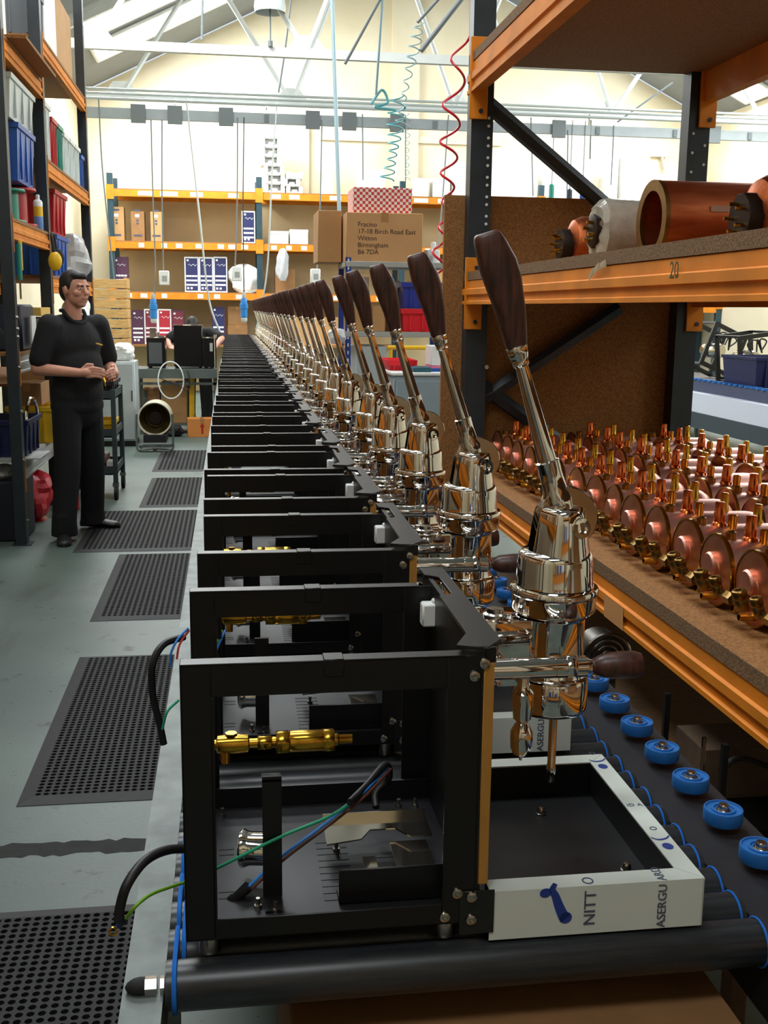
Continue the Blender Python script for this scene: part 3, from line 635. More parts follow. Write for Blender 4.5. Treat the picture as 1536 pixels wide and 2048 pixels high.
# ---------------------------------------------------------------- copper boilers
SZ = .8841
COPF = mat('copper_flange', (216, 148, 112), .38, 1, 0, 16, col2=(196, 122, 86)); OLD = mat('aged_brass', (150, 116, 58), .32, 1, .3, 40)
def boiler():
    t = empty('copper_boiler', 'x', 'boiler', (0, 0, 0)); R, zc = .066, .082
    P = lambda b, n, m, **k: b.part(n, m, t, world=False, **k)
    P(B().lathe([(R, .004), (R, .235), (R*.97, .25), (R*.8, .268), (R*.4, .279), (.002, .282)], (0, 0, zc), (1, 0, 0), 28), 'shell', COPPER)
    P(B().lathe([(.002, -.006), (.024, -.006), (.026, -.004), (.081, -.003), (.0818, -.001), (.0818, .003), (.081, .0045), (.06, .005)], (0, 0, zc), (1, 0, 0), 32), 'flange_plate', COPF)
    P(B().lathe([(.0785, -.0045), (.0826, -.004), (.0826, .005), (.0812, .0055)], (0, 0, zc), (1, 0, 0), 32, cap=False), 'flange_rim', BRASS)
    P(B().lathe([(.030, -.004), (.030, -.012), (.026, -.0165), (.012, -.017), (.002, -.017)], (0, .012, zc+.008), (1, 0, 0), 20), 'element_boss', COPPER)
    b = B().cyl((-.05, -.05, zc-.02), (-.05, .05, zc-.02), .0085, n=8); b.hexn((-.05, -.012, zc-.02), (-.05, .016, zc-.02), .0145); b.cyl((-.05, .0, zc-.02), (-.006, .0, zc-.012), .008, n=8)
    P(b, 'cross_tee', OLD)
    for yy, r in ((-.055, .0155), (.055, .013)):
        b = B().hexn((-.05, yy, zc-.028), (-.058, yy, zc-.004), r*.92); b.lathe([(r*.9, 0), (r, .003), (r, .016), (r*.86, .019), (r*.45, .0192), (r*.42, .012), (.001, .012)], (-.058, yy, zc-.004), (-.35, 0, 1), 14)
        P(b, 'union_nut', OLD, bevel=.0006)
    for yy, zz in ((.018, -.046), (-.012, -.057)):
        P(B().lathe([(.009, -.002), (.0095, -.012), (.0085, -.014), (.0085, -.036), (.0065, -.037), (.0062, -.02), (.001, -.02)], (0, yy, zc+zz), (1, 0, 0), 14), 'drain_spigot', BRASS)
    b = B().lathe([(.02, zc+R-.006), (.017, zc+R+.004), (.0135, zc+R+.008), (.0135, zc+R+.03), (.012, zc+R+.032), (.012, zc+R+.055), (.009, zc+R+.056)], (.075, .0, 0), n=14)
    P(b, 'top_spigot', mat('copper_bright', (214, 112, 60), .25, 1), )
    P(B().lathe([(.011, zc+R-.012), (.011, zc+R+.026), (.0085, zc+R+.027), (.008, zc+R+.02), (.001, zc+R+.02)], (.10, -.018, 0), n=12), 'brass_nipple', BRASS)
    P(B().lathe([(.013, zc+R-.01), (.012, zc+R+.016), (.008, zc+R+.018), (.007, zc+R+.006), (.001, zc+R+.006)], (.035, .012, 0), n=12), 'brass_nipple', OLD)
    P(B().lathe([(.012, zc+R-.01), (.012, zc+R+.012), (.0105, zc+R+.014), (.0105, zc+R+.046), (.007, zc+R+.048)], (.175, .004, 0), n=12), 'riser_pipe', BRASS)
    return t
proto = boiler(); pk = kids_of(proto); pk_back = [k for k in pk if k[0].name.split('.')[0] not in ('drain_spigot', 'union_nut', 'cross_tee', 'element_boss')]
random.seed(11); first = True
for row, x0, yo, lab in ((0, 1.075, 1.70, 'copper boiler with brass unions in the row along the front of the chipboard shelf'), (1, 1.375, 1.78, 'copper boiler in the middle row of the chipboard shelf'), (2, 1.66, 1.72, 'copper boiler in the rear row of the chipboard shelf')):
    y = yo
    while y < 4.28:
        o = proto if first else copy_fast(proto, pk if row == 0 else pk_back)
        o.location = (x0+random.uniform(-.008, .008), y, SZ+.0005); o.rotation_euler.z = random.uniform(-.05, .05) if row == 0 else random.uniform(-.12, .12)
        o['label'] = lab; o['group'] = 'boilers '+('in the front row' if row == 0 else 'in the middle row' if row == 1 else 'in the rear row')
        first = False; y += .1695 if row == 0 else .172
# ---------------------------------------------------------------- copper drums on the middle shelf
MZ = 1.552+.095+.0345
t = empty('copper_drum', 'large open ended copper boiler drum with brass flange lying on the rack shelf', 'drum', (1.55, 3.2, MZ)); R = .117; zc = MZ+R+.002
B().lathe([(R, 1.275), (R, 1.93), (R-.004, 1.93), (R-.004, 1.275)], (0, 3.2, zc), (1, 0, 0), 48, cap=False).part('shell', COPPERD, t)
B().lathe([(R-.03, 1.262), (R+.0015, 1.262), (R+.0015, 1.276), (R-.03, 1.276), (R-.03, 1.262)], (0, 3.2, zc), (1, 0, 0), 48, cap=False).part('flange_ring', mat('dull_brass', (168, 130, 70), .35, 1, .2, 30), t)
B().lathe([(.001, 1.92), (R-.005, 1.92)], (0, 3.2, zc), (1, 0, 0), 32, cap=False).part('end_plate', COPPERD, t)
B().box(1.40, 1.455, 3.2-R-.001, 3.2-R+.004, zc+.02, zc+.037).part('paper_label', mat('pale_label', (206, 176, 160), .6), t)
FILMC = mat('crumpled_film', (196, 190, 176), .18, 0, .25, 25, bump=.9, bscale=22)
t = empty('wrapped_drum', 'copper drum wrapped in crumpled clear film with a dark element in its end', 'drum', (1.38, 3.52, MZ)); R = .104; zc = MZ+R+.004
b = B(); rs = []; random.seed(5)
for xx, rr in ((1.20, R*.35), (1.20, R*.8), (1.215, R), (1.25, R*1.02), (1.32, R), (1.40, R*1.01), (1.55, R), (1.56, R*.5)):
    rs.append([(xx+random.uniform(-.006, .006), 3.52+math.cos(2*pi*k/28)*rr*random.uniform(.96, 1.02), zc+math.sin(2*pi*k/28)*rr*random.uniform(.96, 1.02)) for k in range(28)])
b.rings(rs); b.part('film_wrap', FILMC, t, sharp=25)
B().lathe([(.001, 1.185), (.05, 1.185), (.055, 1.188), (.055, 1.21)], (0, 3.52, zc), (1, 0, 0), 8).part('element_plate', mat('dark_iron', (58, 46, 38), .5, .6, .3, 30), t)
for k in range(4): a = pi/2*k+.4; B().cyl((1.186, 3.52+.03*math.cos(a), zc+.03*math.sin(a)), (1.165, 3.52+.03*math.cos(a), zc+.03*math.sin(a)), .006, n=8).part('terminal', BRASS, t)
def small_drum(lab, x, y, R, L):
    t = empty('copper_drum', lab, 'drum', (x+L/2, y, MZ)); zc = MZ+R+.002
    B().lathe([(.001, x), (R*.5, x+.004), (R*.85, x+.02), (R, x+.05), (R, x+L), (.001, x+L)], (0, y, zc), (1, 0, 0), 32).part('shell', COPPERD, t)
    B().lathe([(.001, x-.03), (R*.6, x-.03), (R*.62, x-.026), (R*.62, x+.012), (.01, x+.012)], (0, y, zc-.01), (1, 0, 0), 10).part('element_plate', MAT['dark_iron'], t)
    for k in range(5): a = 2*pi/5*k; B().cyl((x-.03, y+R*.35*math.cos(a), zc-.01+R*.35*math.sin(a)), (x-.055, y+R*.35*math.cos(a), zc-.01+R*.35*math.sin(a)), .005, n=6).part('terminal', BRASS, t)
small_drum('small domed copper drum with black element plate beside the chipboard panel', 1.19, 3.79, .088, .3)
small_drum('domed copper drum with element plate in front of the open ended drum', 1.37, 2.78, .105, .4)
# ---------------------------------------------------------------- under the rack
LZ = .50
b = B().box(.87, 1.93, 1.6, 4.34, LZ-.03, LZ); b.box(.87, .9, 1.62, 1.66, 0, LZ-.03); b.box(.87, .9, 4.28, 4.32, 0, LZ-.03); b.box(1.9, 1.93, 1.62, 1.66, 0, LZ-.03); b.box(1.9, 1.93, 4.28, 4.32, 0, LZ-.03)
b.thing('low_bench', 'low dark chipboard bench under the boiler rack', 'bench', mat('stained_chipboard', (112, 80, 48), .8, 0, .25, 40))
t = empty('stripped_chassis', 'stripped black coffee machine chassis with loose cables under the boiler rack', 'chassis', (1.12, 1.98, LZ))
b = B().box(.94, 1.32, 1.86, 2.16, LZ, LZ+.02); b.part('base', BLACK, t)
b = B()
for x in (.945, 1.31):
    for y in (1.865, 2.15): b.box(x, x+.012, y, y+.012, LZ+.02, LZ+.20)
b.part('corner_posts', BLACK, t, kind='stuff')
B().box(.97, 1.30, 2.0, 2.14, LZ+.02, LZ+.13).part('inner_box', mat('brown_grey_plate', (104, 86, 70), .45, .3, .2, 20), t)
B().tube(curve_pts([(.95, 1.88, LZ+.14), (1.0, 1.9, LZ+.155), (1.08, 1.88, LZ+.13), (1.13, 1.87, LZ+.10), (1.12, 1.84, LZ+.05), (1.08, 1.84, LZ+.03)]), .006, 8).part('cable', CABLE, t)
b = B().cyl((1.115, 1.87, LZ+.05), (1.118, 1.865, LZ+.16), .007, n=10); b.cyl((.935, 1.93, LZ+.1), (.935, 1.93, LZ+.19), .005, n=8); b.part('pipe_stub', CHROME, t)
t = empty('fan_motor', 'round fan motor with wire guard lying under the boiler rack', 'motor', (.97, 2.62, LZ))
c = Vector((.97, 2.62, LZ+.14))
for r in (.062, .045, .03, .015): B().tube([c+Vector((r*math.cos(2*pi*k/32), -.03, r*math.sin(2*pi*k/32))) for k in range(32)], .003 if r < .06 else .0045, 6, True).part('guard_ring', STEEL, t)
B().cyl(c+Vector((0, -.02, 0)), c+Vector((0, .06, 0)), .056, n=24).part('motor_body', mat('grey_alloy', (96, 92, 84), .4, .7, .2, 30), t); B().box(.94, 1.0, 2.6, 2.68, LZ, LZ+.1).part('motor_foot', MAT['grey_alloy'], t)
t = empty('brass_cylinder', 'brass cylinder fitting with cable lying under the boiler rack', 'fitting', (1.1, 1.66, LZ))
B().lathe([(.02, .0), (.028, .002), (.028, .05), (.032, .052), (.032, .075), (.028, .077), (.028, .22), (.01, .222)], (.99, 1.66, LZ+.034), (1, 0, 0), 24).part('barrel', BRASS, t)
B().lathe([(.0325, .052), (.0345, .054), (.0345, .074), (.0325, .076)], (.99, 1.66, LZ+.0345), (1, 0, 0), 24).part('grey_band', MAT['grey_alloy'], t)
B().tube(curve_pts([(.99, 1.66, LZ+.034), (.95, 1.64, LZ+.04), (.925, 1.60, LZ+.02), (.92, 1.55, LZ+.008)]), .007, 8).part('cable', CABLE, t)
# ---------------------------------------------------------------- left-hand rack
XL = -1.315
lk = empty('pallet_rack', 'tall dark pallet rack with orange beams behind the standing man', 'rack', (-1.75, 9.0, 0))
for y in (8.5, 11.0):
    for x in (XL-.08, XL-.9):
        b = B(); post(b, x, x+.08, y, y+.09, 0, 4.4); b.box(x-.02, x+.1, y-.02, y+.11, 0, .006); b.part('upright', POSTG, lk)
for y in (7.05,):
    for x in (XL-.07, XL-.9):
        b = B(); post(b, x, x+.07, y, y+.08, 0, 4.4); b.box(x-.02, x+.1, y-.02, y+.1, 0, .006); b.part('upright', POSTG, lk)
        for z in (.16, .55, .86, 1.14, 1.33, 1.38, 1.45): B().cyl((x+.07, y+.03, z), (x+.082, y+.03, z), .011, n=8).part('post_bolt', STEEL, lk)
for y0, y1, z0 in ((8.59, 11.0, 3.33), (8.59, 11.0, 2.47), (7.12, 8.5, 3.0), (7.12, 8.5, 1.93), (8.59, 11.0, 1.62), (7.12, 8.5, 1.1), (7.12, 8.5, .42), (8.59, 11.0, .8)):
    for x, s in ((XL, -1), (XL-.9, 1)): beam_y(lk, x, y0, y1, z0, .11, s, GREYM if (y0 < 8 and z0 < 1.5) else ORANGE)
    B().box(XL-.9, XL-.004, y0, y1, z0+.11, z0+.13).part('shelf_board', CHIP if z0 != .42 else GREYM, lk)
    for ya in (y0-.015, y1+.003): B().box(XL-.065, XL+.004, ya, ya+.012, z0-.08, z0+.15).part('beam_connector', ORANGE, lk)
for a, c in (((8.6, 2.35), (10.95, 1.85)),):
    B().cyl((XL-.9, a[0], a[1]), (XL-.9, c[0], c[1]), .025, n=6).part('diagonal_brace', POSTG, lk)
for (y, za, zb) in ((8.54, 2.3, 2.9), (7.09, 1.3, 2.1), (11.05, 1.6, 2.3), (7.09, 2.2, 3.0)): B().cyl((XL-.04, y, za), (XL-.86, y, zb), .02, n=6).part('diagonal_brace', POSTG, lk)
G = 'plastic bins on the left rack'
# long bay, middle shelf (z 2.60)
Z = 2.601
def bin_y(lab, y0, y1, z, h, m, d=.4, nm='storage_bin', x=XL-.03): tote(nm, lab, x-d/2, (y0+y1)/2, z, d, (y1-y0)*.94, h, m, G, 'bin')
bin_y('tall pale translucent bin behind the red bin on the left rack', 8.66, 9.0, Z, .42, CLEARP)
bin_y('slim red plastic bin between pale and green bins on the left rack', 9.03, 9.32, Z, .36, REDP)
bin_y('slim green plastic bin beside the red bin on the left rack', 9.36, 9.62, Z, .36, GREENP)
for k, m_ in enumerate((CLEARP, CLEARP, CLEARP)): bin_y('translucent upright bin in the row of pale bins on the left rack', 9.66+k*.35, 9.97+k*.35, Z, .34, m_)
bin_y('slim blue grey bin at the rack upright, last of the pale bins', 10.72, 10.94, Z, .30, BLUEP)
tote('storage_bin', 'big royal blue bin stacked high behind the pale bins', XL-.66, 9.55, Z, .40, 1.1, .66, BLUEP, G, 'bin'); 
b = B().box(XL-.76, XL-.46, 10.2, 10.55, Z, Z+.62); b.thing('white_box', 'plain white box standing beside the big blue bin', 'box', WHITE, .006)
# long bay, low shelf (z 1.75)
Z = 1.751
bin_y('deep red plastic bin standing on a blue bin on the left rack', 9.0, 9.7, Z+.33, .34, REDP)
bin_y('blue plastic bin under the deep red bin on the left rack', 9.0, 9.7, Z, .325, BLUEP)
def bag(name, lab, x, y, z, sx, sy, sz, m, seed, cat='bag'):
    random.seed(seed); b = B(); n, k = 22, 14; rs = []; ph = [random.uniform(0, 6) for _ in range(6)]
    for i in range(k+1):
        t = pi*i/k; q = max(.03, math.sin(t)**.6); rs.append([(lambda a, w: (x+sx*q*math.cos(a)*w, y+sy*q*math.sin(a)*w, z+sz*(1-math.cos(t))/2*(.96+.05*math.sin(3*a+ph[4]))))(2*pi*j/n, .88+.12*math.sin(3*2*pi*j/n+ph[0]+t*2)+.09*math.sin(5*2*pi*j/n+ph[1]-t*3)+random.uniform(-.07, .07)) for j in range(n)])
    rs[0] = [(x+sx*.7*math.cos(2*pi*j/n), y+sy*.7*math.sin(2*pi*j/n), z) for j in range(n)]
    return b.rings(rs).thing(name, lab, cat, m, sharp=20)
PBAG = mat('plastic_bag', (200, 202, 206), .22, 0, .12, 20, bump=.6, bscale=30, alpha=.72)
bag('plastic_bag', 'crumpled clear plastic bag hanging over the end of the left rack shelf', XL-.1, 10.45, Z, .16, .34, .42, PBAG, 2)
bag('plastic_bag', 'crumpled white plastic bag lying below the clear bag on the left rack', XL-.1, 10.5, 1.25, .14, .3, .36, FOAM, 4)
B().box(XL-.3, XL-.05, 10.35, 10.75, .931, 1.249).thing('carton', 'small brown carton under the white plastic bag on the left rack', 'carton', CARD, .004)
carton('brown carton with white stickers behind the man on the left rack', XL-.22, 9.3, Z-.82, .36, .5, .5, CARD)
# ear defenders hanging on the upright
t = empty('ear_defenders', 'yellow ear defenders with black band hanging on the left rack upright', 'ear defenders', (XL+.05, 8.62, 1.7))
e = at_x(112, 515, XL+.05)
B().ell((XL+.05, e.y-.05, e.z-.03), .05, .03, .07).part('ear_cup', YELLOW, t); B().ell((XL+.05, e.y+.07, e.z), .05, .03, .07).part('ear_cup', RUBBER, t)
B().tube(curve_pts([(XL+.05, e.y-.05, e.z), (XL+.03, e.y-.03, e.z+.15), (XL+.03, e.y+.06, e.z+.16), (XL+.05, e.y+.08, e.z)]), .012, 8).part('head_band', RUBBER, t)
# short bay, upper shelf (z 3.13) and its overhanging board
B().box(XL-.40, XL+.11, 7.25, 8.42, 3.1315, 3.1505).thing('loose_board', 'loose chipboard plank laid across the upper left rack shelf', 'board', CHIP)
carton('big weathered brown carton on the upper shelf of the left rack', XL-.42, 7.75, 3.152, .5, .8, .5, CARDD)
B().box(XL-.09, XL-.06, 7.25, 7.55, 3.152, 3.7).thing('leaning_sheet', 'pale upright panel leaning beside the weathered carton', 'panel', FOAM)
carton('tall brown carton at the end of the top left shelf', XL-.32, 10.1, 3.4615, .5, 1.2, .62, CARD)
B().box(XL-.05, XL-.03, 8.9, 9.5, 3.4615, 3.98).thing('leaning_sheet', 'white sheet standing beside the tall carton on the top left shelf', 'panel', WHITE)
bin_y('dark grey crate on the top left shelf next to the upright', 8.62, 8.88, 3.4615, .3, mat('grey_crate', (92, 98, 104), .5))
# short bay, second shelf (z 2.06)
Z = 2.061
tote('storage_bin', 'bright blue plastic bin standing on a red reel on the left rack', XL-.2, 7.9, Z+.27, .34, .62, .36, BLUEP, G, 'bin')
b = tote('storage_bin', 'big pale grey bin above the bright blue bin on the left rack', XL-.25, 7.85, Z+.645, .44, .85, .26, CLEARP, G, 'bin')
t = empty('cable_reel', 'red plastic cable reel standing on the left rack shelf', 'reel', (XL-.13, 8.05, Z))
for zz in (0, .24): B().lathe([(.14, zz), (.145, zz+.006), (.145, zz+.016), (.14, zz+.022), (.01, zz+.022)], (XL-.15, 8.05, Z), n=28).part('reel_flange', REDP, t)
B().lathe([(.08, .02), (.08, .24)], (XL-.15, 8.05, Z), n=24).part('reel_core', REDP, t)
t = empty('cable_reel', 'green plastic cable reel beside the red reel on the left rack', 'reel', (XL-.13, 7.68, Z))
for zz in (0, .2): B().lathe([(.11, zz), (.115, zz+.006), (.115, zz+.016), (.11, zz+.02), (.01, zz+.02)], (XL-.13, 7.68, Z), n=24).part('reel_flange', GREENP, t)
B().lathe([(.07, .02), (.07, .2)], (XL-.13, 7.68, Z), n=24).part('reel_core', GREENP, t)
t = empty('spray_can', 'spray can with yellow and blue label standing by the rack upright', 'spray can', (XL-.05, 8.38, Z))
c = (XL-.05, 8.38, Z)
B().lathe([(.031, 0), (.033, .003), (.033, .1)], c, n=20).part('can_base', mat('can_blue', (110, 150, 214), .3), t); B().lathe([(.033, .1), (.033, .17)], c, n=20).part('can_band', YELLOW, t); B().lathe([(.033, .17), (.033, .2), (.025, .215), (.014, .22), (.014, .25), (.01, .255)], c, n=20).part('can_cap', WHITE, t)
# tools and cables hanging on the near upright
t = empty('hanging_tool', 'green and yellow screwdriver set hanging from the left rack beam', 'tool', (XL+.02, 7.28, 1.5))
e = at_x(38, 520, XL+.02); B().cyl((XL+.02, e.y, e.z+.1), (XL+.02, e.y, e.z-.12), .016, n=10).part('green_handle', GREENP, t); B().cyl((XL+.02, e.y+.06, e.z+.12), (XL+.02, e.y+.06, e.z-.06), .012, n=10).part('yellow_handle', YELLOW, t); B().cyl((XL+.02, e.y, e.z-.12), (XL+.02, e.y, e.z-.24), .006, n=8).part('blade', STEEL, t)
# lower shelves of the short bay (z 1.23 and .55)
Z = 1.231
carton('yellow topped shallow carton on the left rack beside the upright', XL-.15, 8.2, Z+.22, .3, .4, .06, mat('yellow_card', (214, 176, 86), .7))
B().box(XL-.32, XL-.03, 7.95, 8.42, Z, Z+.21).thing('tool_case', 'black tool case under the shallow yellow carton', 'case', BLACK, .01)
B().box(XL-.25, XL-.01, 7.3, 7.75, Z, Z+.3).thing('tool_case', 'dark blue grey case beside the near upright of the left rack', 'case', mat('dark_case', (28, 36, 58), .5, 0, .3, 10), .015)
b = B(); e = at_x(66, 650, XL+.03); b.box(XL+.02, XL+.03, e.y-.05, e.y+.12, e.z-.12, e.z+.06).thing('paper_tag', 'white paper tag hanging from the left rack beside the man', 'tag', WHITE)
Z = .551
tote('storage_bin', 'dark blue bin with chrome hoop on the grey lower shelf', XL-.17, 7.45, Z, .36, .5, .24, DBLUE, G, 'bin')
B().tube([(XL+.0, 7.45+.2*math.cos(pi*k/16), Z+.24+.13*math.sin(pi*k/16)) for k in range(17)], .01, 8).thing('chrome_hoop', 'chrome hoop leaning over the dark blue bin', 'hoop', CHROME)
t = tote('storage_bin', 'yellow open fronted parts bin beside the man on the left rack', XL-.1, 8.15, .551, .32, .4, .26, YELLOW, G, 'bin')
carton('brown carton on edge above the yellow parts bin', XL-.12, 8.15, .82, .2, .36, .16, CARDD)
t = empty('fire_extinguisher', 'red fire extinguisher standing on the floor beside the left rack', 'extinguisher', (XL+.09, 8.3, 0))
c = (XL+.09, 8.3, 0)
B().lathe([(.07, 0), (.078, .01), (.078, .4), (.065, .45), (.03, .48), (.02, .5)], c, n=24).part('cylinder', mat('extinguisher_red', (196, 18, 24), .3), t); B().cyl((c[0], c[1], .49), (c[0], c[1], .55), .02).box(c[0]-.01, c[0]+.1, c[1]-.01, c[1]+.01, .54, .56).part('valve', BLACK, t); B().tube(curve_pts([(c[0]+.02, c[1], .53), (c[0]+.1, c[1]-.02, .5), (c[0]+.1, c[1]-.03, .3), (c[0]+.085, c[1]-.03, .2)]), .01, 8).part('hose', RUBBER, t)
bag('red_sack', 'red plastic sack slumped on the floor under the left rack', XL-.12, 7.95, 0, .16, .2, .36, mat('red_sack', (190, 24, 40), .4, 0, .2, 10), 9)
b = B().box(XL-.42, XL-.03, 7.16, 7.55, 0, .40); b.thing('floor_crate', 'dark navy crate on the floor behind the near rack upright', 'crate', mat('navy_crate', (16, 18, 36), .6, 0, .3, 14), .01)
bag('crumpled_paper', 'crumpled white paper resting on the dark navy floor crate', XL-.2, 7.35, .401, .1, .12, .09, FOAM, 12, 'paper')
# left-most cabinet-like shelf edge in the corner of the view
B().box(XL-.02, XL+.10, 7.125, 7.5, .548, .556).part('shelf_lip', GREYM, lk)
# ---------------------------------------------------------------- people
SKIN = mat('skin', (205, 146, 122), .55, 0, .08, 30); SHIRT = mat('black_shirt', (16, 16, 20), .85, 0, .25, 40, bump=.3, bscale=12); TROUS = mat('dark_trousers', (14, 14, 18), .9, 0, .25, 20, bump=.4, bscale=9)
HAIR = mat('dark_hair', (30, 22, 18), .6, 0, .4, 90); SHOE = mat('black_shoe', (20, 19, 19), .5, 0, .2, 30)
def capsule(b, a, c, r0, r1):
    a, c = Vector(a), Vector(c); b.cyl(a, c, r0, r1, 14); b.ell(a, r0, r0, r0, 14, 8); b.ell(c, r1, r1, r1, 14, 8)
def blob(b, name, m, parent, vox, it=6, label=None):
    o = b.part(name, m, parent, label=label)
    md = o.modifiers.new('r', 'REMESH'); md.mode = 'VOXEL'; md.voxel_size = vox
    sm = o.modifiers.new('s', 'SMOOTH'); sm.factor = .5; sm.iterations = it
    dg = bpy.context.evaluated_depsgraph_get(); me = bpy.data.meshes.new_from_object(o.evaluated_get(dg))
    o.modifiers.clear(); o.data = me; me.materials.clear(); me.materials.append(m)
    me.polygons.foreach_set('use_smooth', [True]*len(me.polygons)); return o
def person(label, base, ang, J, vox=.006):
    F = Vector((math.sin(ang), -math.cos(ang), 0)); Lf = Vector((-F.y, F.x, 0)); O = Vector(base)
    t = empty('person', label, 'person', base)
    Q = lambda f, l, z: O+F*f+Lf*l+Vector((0, 0, z))
    RM = Matrix((( F.x, Lf.x, 0), (F.y, Lf.y, 0), (0, 0, 1)))
    H = J['head']                        # offset of the head (f, l, z)
    hy = J.get('head_yaw', 0); hp = J.get('head_pitch', 0)
    RH = RM @ Matrix.Rotation(hy, 3, 'Z') @ Matrix.Rotation(hp, 3, 'Y'); HC = Q(*H)
    h = lambda f, l, z: HC+RH @ Vector((f, l, z))
    b = B()
    def E(c, rf, rl, rz): b.ell(c, rf, rl, rz, 20, 14, RH)
    E(h(-.01, 0, .02), .098, .076, .105); E(h(.025, 0, -.045), .068, .060, .062); E(h(.052, 0, -.085), .030, .034, .024)
    capsule(b, h(.088, 0, .018), h(.106, 0, -.018), .010, .014); capsule(b, h(.078, -.036, .033), h(.078, .036, .033), .013, .013)
    for s in (-1, 1):
        E(h(.058, s*.036, -.018), .030, .026, .026); E(h(-.005, s*.078, -.002), .017, .009, .03)
    capsule(b, h(.080, -.018, -.052), h(.080, .018, -.052), .010, .010)
    capsule(b, Q(*J['neck']), h(-.02, 0, -.06), .060, .053)
    for s, k in ((-1, 'r'), (1, 'l')):
        sh, el, wr, kn, ft = (Vector(q) for q in J[k]); 
        capsule(b, Q(*sh), Q(*el), .050, .043); capsule(b, Q(*el), Q(*wr), .043, .029)
        d = (kn-wr).normalized(); side = Vector(J[k+'_side']).normalized()
        capsule(b, Q(*(wr)), Q(*(wr+d*.045)), .027, .030)
        pc = wr+d*.075
        for i in range(4):
            o = side*(.026*(1.5-i)/1.5); p0 = wr+d*.05+o; p1 = p0+d*.05; bend = (ft-kn).normalized(); Ls = (.036, .042, .04, .03)[i]
            p2 = p1+(d*.55+bend*.8).normalized()*Ls; p3 = p2+(bend-d*.35).normalized()*Ls*.7
            capsule(b, Q(*p0), Q(*p1), .0125, .0105); capsule(b, Q(*p1), Q(*p2), .0098, .009); capsule(b, Q(*p2), Q(*p3), .0088, .0078)
        p0 = wr+d*.02+side*.024; p1 = p0+(d*.6+side*.5+Vector((0, 0, .1))).normalized()*.04; p2 = p1+(d+(ft-kn).normalized()*.3).normalized()*.034
        capsule(b, Q(*p0), Q(*p1), .013, .011); capsule(b, Q(*p1), Q(*p2), .0105, .009)
    blob(b, 'body', SKIN, t, .0045 if vox < .007 else .008, 3)
    b = B()
    E(h(-.024, 0, .050), .096, .080, .083); E(h(-.058, 0, .0), .060, .072, .085); E(h(.030, 0, .090), .058, .058, .030)
    for s in (-1, 1): E(h(.0, s*.068, .032), .032, .011, .042)
    blob(b, 'hair', HAIR, t, .006, 3)
    for s in (-1, 1):
        B().ell(h(.080, s*.031, .012), .010, .013, .007, 12, 8, RH).part('eye', mat('eye_white', (222, 214, 206), .3), t); B().ell(h(.0875, s*.031-.002, .012), .0035, .0055, .0055, 10, 6, RH).part('iris', mat('iris', (52, 38, 30), .3), t)
        b = B(); capsule(b, h(.091, s*.016, .030), h(.082, s*.048, .032), .005, .004); b.part('eyebrow', HAIR, t)
    b = B(); capsule(b, h(.0885, -.021, -.050), h(.0885, .021, -.050), .0045, .0045); b.part('lips', mat('lips', (166, 96, 86), .5), t)
    # shirt
    b = B(); T = J['torso']
    for (c, rf, rl, rz) in T: b.ell(Q(*c), rf, rl, rz, 24, 16, RM)
    for k, s in (('r', -1), ('l', 1)):
        sh, el = Vector(J[k][0]), Vector(J[k][1]); capsule(b, Q(*sh), Q(*(sh.lerp(el, .78))), .076, .070)
        n = Vector(J['neck']); capsule(b, Q(*(n+Vector((-.02, s*.065, -.015)))), Q(*(sh+Vector((0, -s*.03, 0)))), .048, .064)
    blob(b, 'polo_shirt', SHIRT, t, .010, 5)
    nk = Vector(J['neck'])
    if J.get('collar', True):
        ring = [Q(nk.x+.005+.076*math.cos(a), nk.y+.078*math.sin(a), nk.z+.055-.085*max(0, math.cos(a))) for a in [2*pi*k/24 for k in range(24)]]
        B().tube(ring, .013, 8, True).part('shirt_collar', SHIRT, t)
        e0 = J['badge']; B().cyl(Q(*e0), Q(e0[0]-.005, e0[1]+.05, e0[2]-.012), .006, n=6).part('chest_emblem', mat('gold_thread', (206, 160, 54), .6), t)
    # trousers
    b = B(); b.ell(Q(*J['pelvis']), .118, .165, .15, 20, 14, RM)
    for k, s in (('rl', -1), ('ll', 1)):
        hp_, kn, an = J[k]; capsule(b, Q(*hp_), Q(*kn), .098, .086); capsule(b, Q(*kn), Q(an[0], an[1], an[2]+.02), .086, .08); b.cyl(Q(an[0], an[1], an[2]+.08), Q(an[0], an[1], .035), .078, .088, 16)
    blob(b, 'trousers', TROUS, t, .010, 5)
    for k in ('rf', 'lf'):
        c, a = J[k]; d = Vector((math.cos(a), math.sin(a), 0)); sd = Vector((-d.y, d.x, 0)); b = B()
        cc = Vector(c); rs = []
        for u, w, hh in ((-.09, .028, .05), (-.08, .038, .075), (-.03, .042, .085), (.04, .044, .065), (.10, .05, .05), (.15, .046, .042), (.178, .030, .034), (.186, .012, .026)):
            rs.append([Q(*(cc+d*u+sd*(w*math.cos(q))+Vector((0, 0, max(.0, hh/2+hh/2*math.sin(q)))))) for q in [2*pi*j/16 for j in range(16)]])
        b.rings(rs); b.part('shoe', SHOE, t)
    return t
MAN = (-1.005, 7.36, 0)
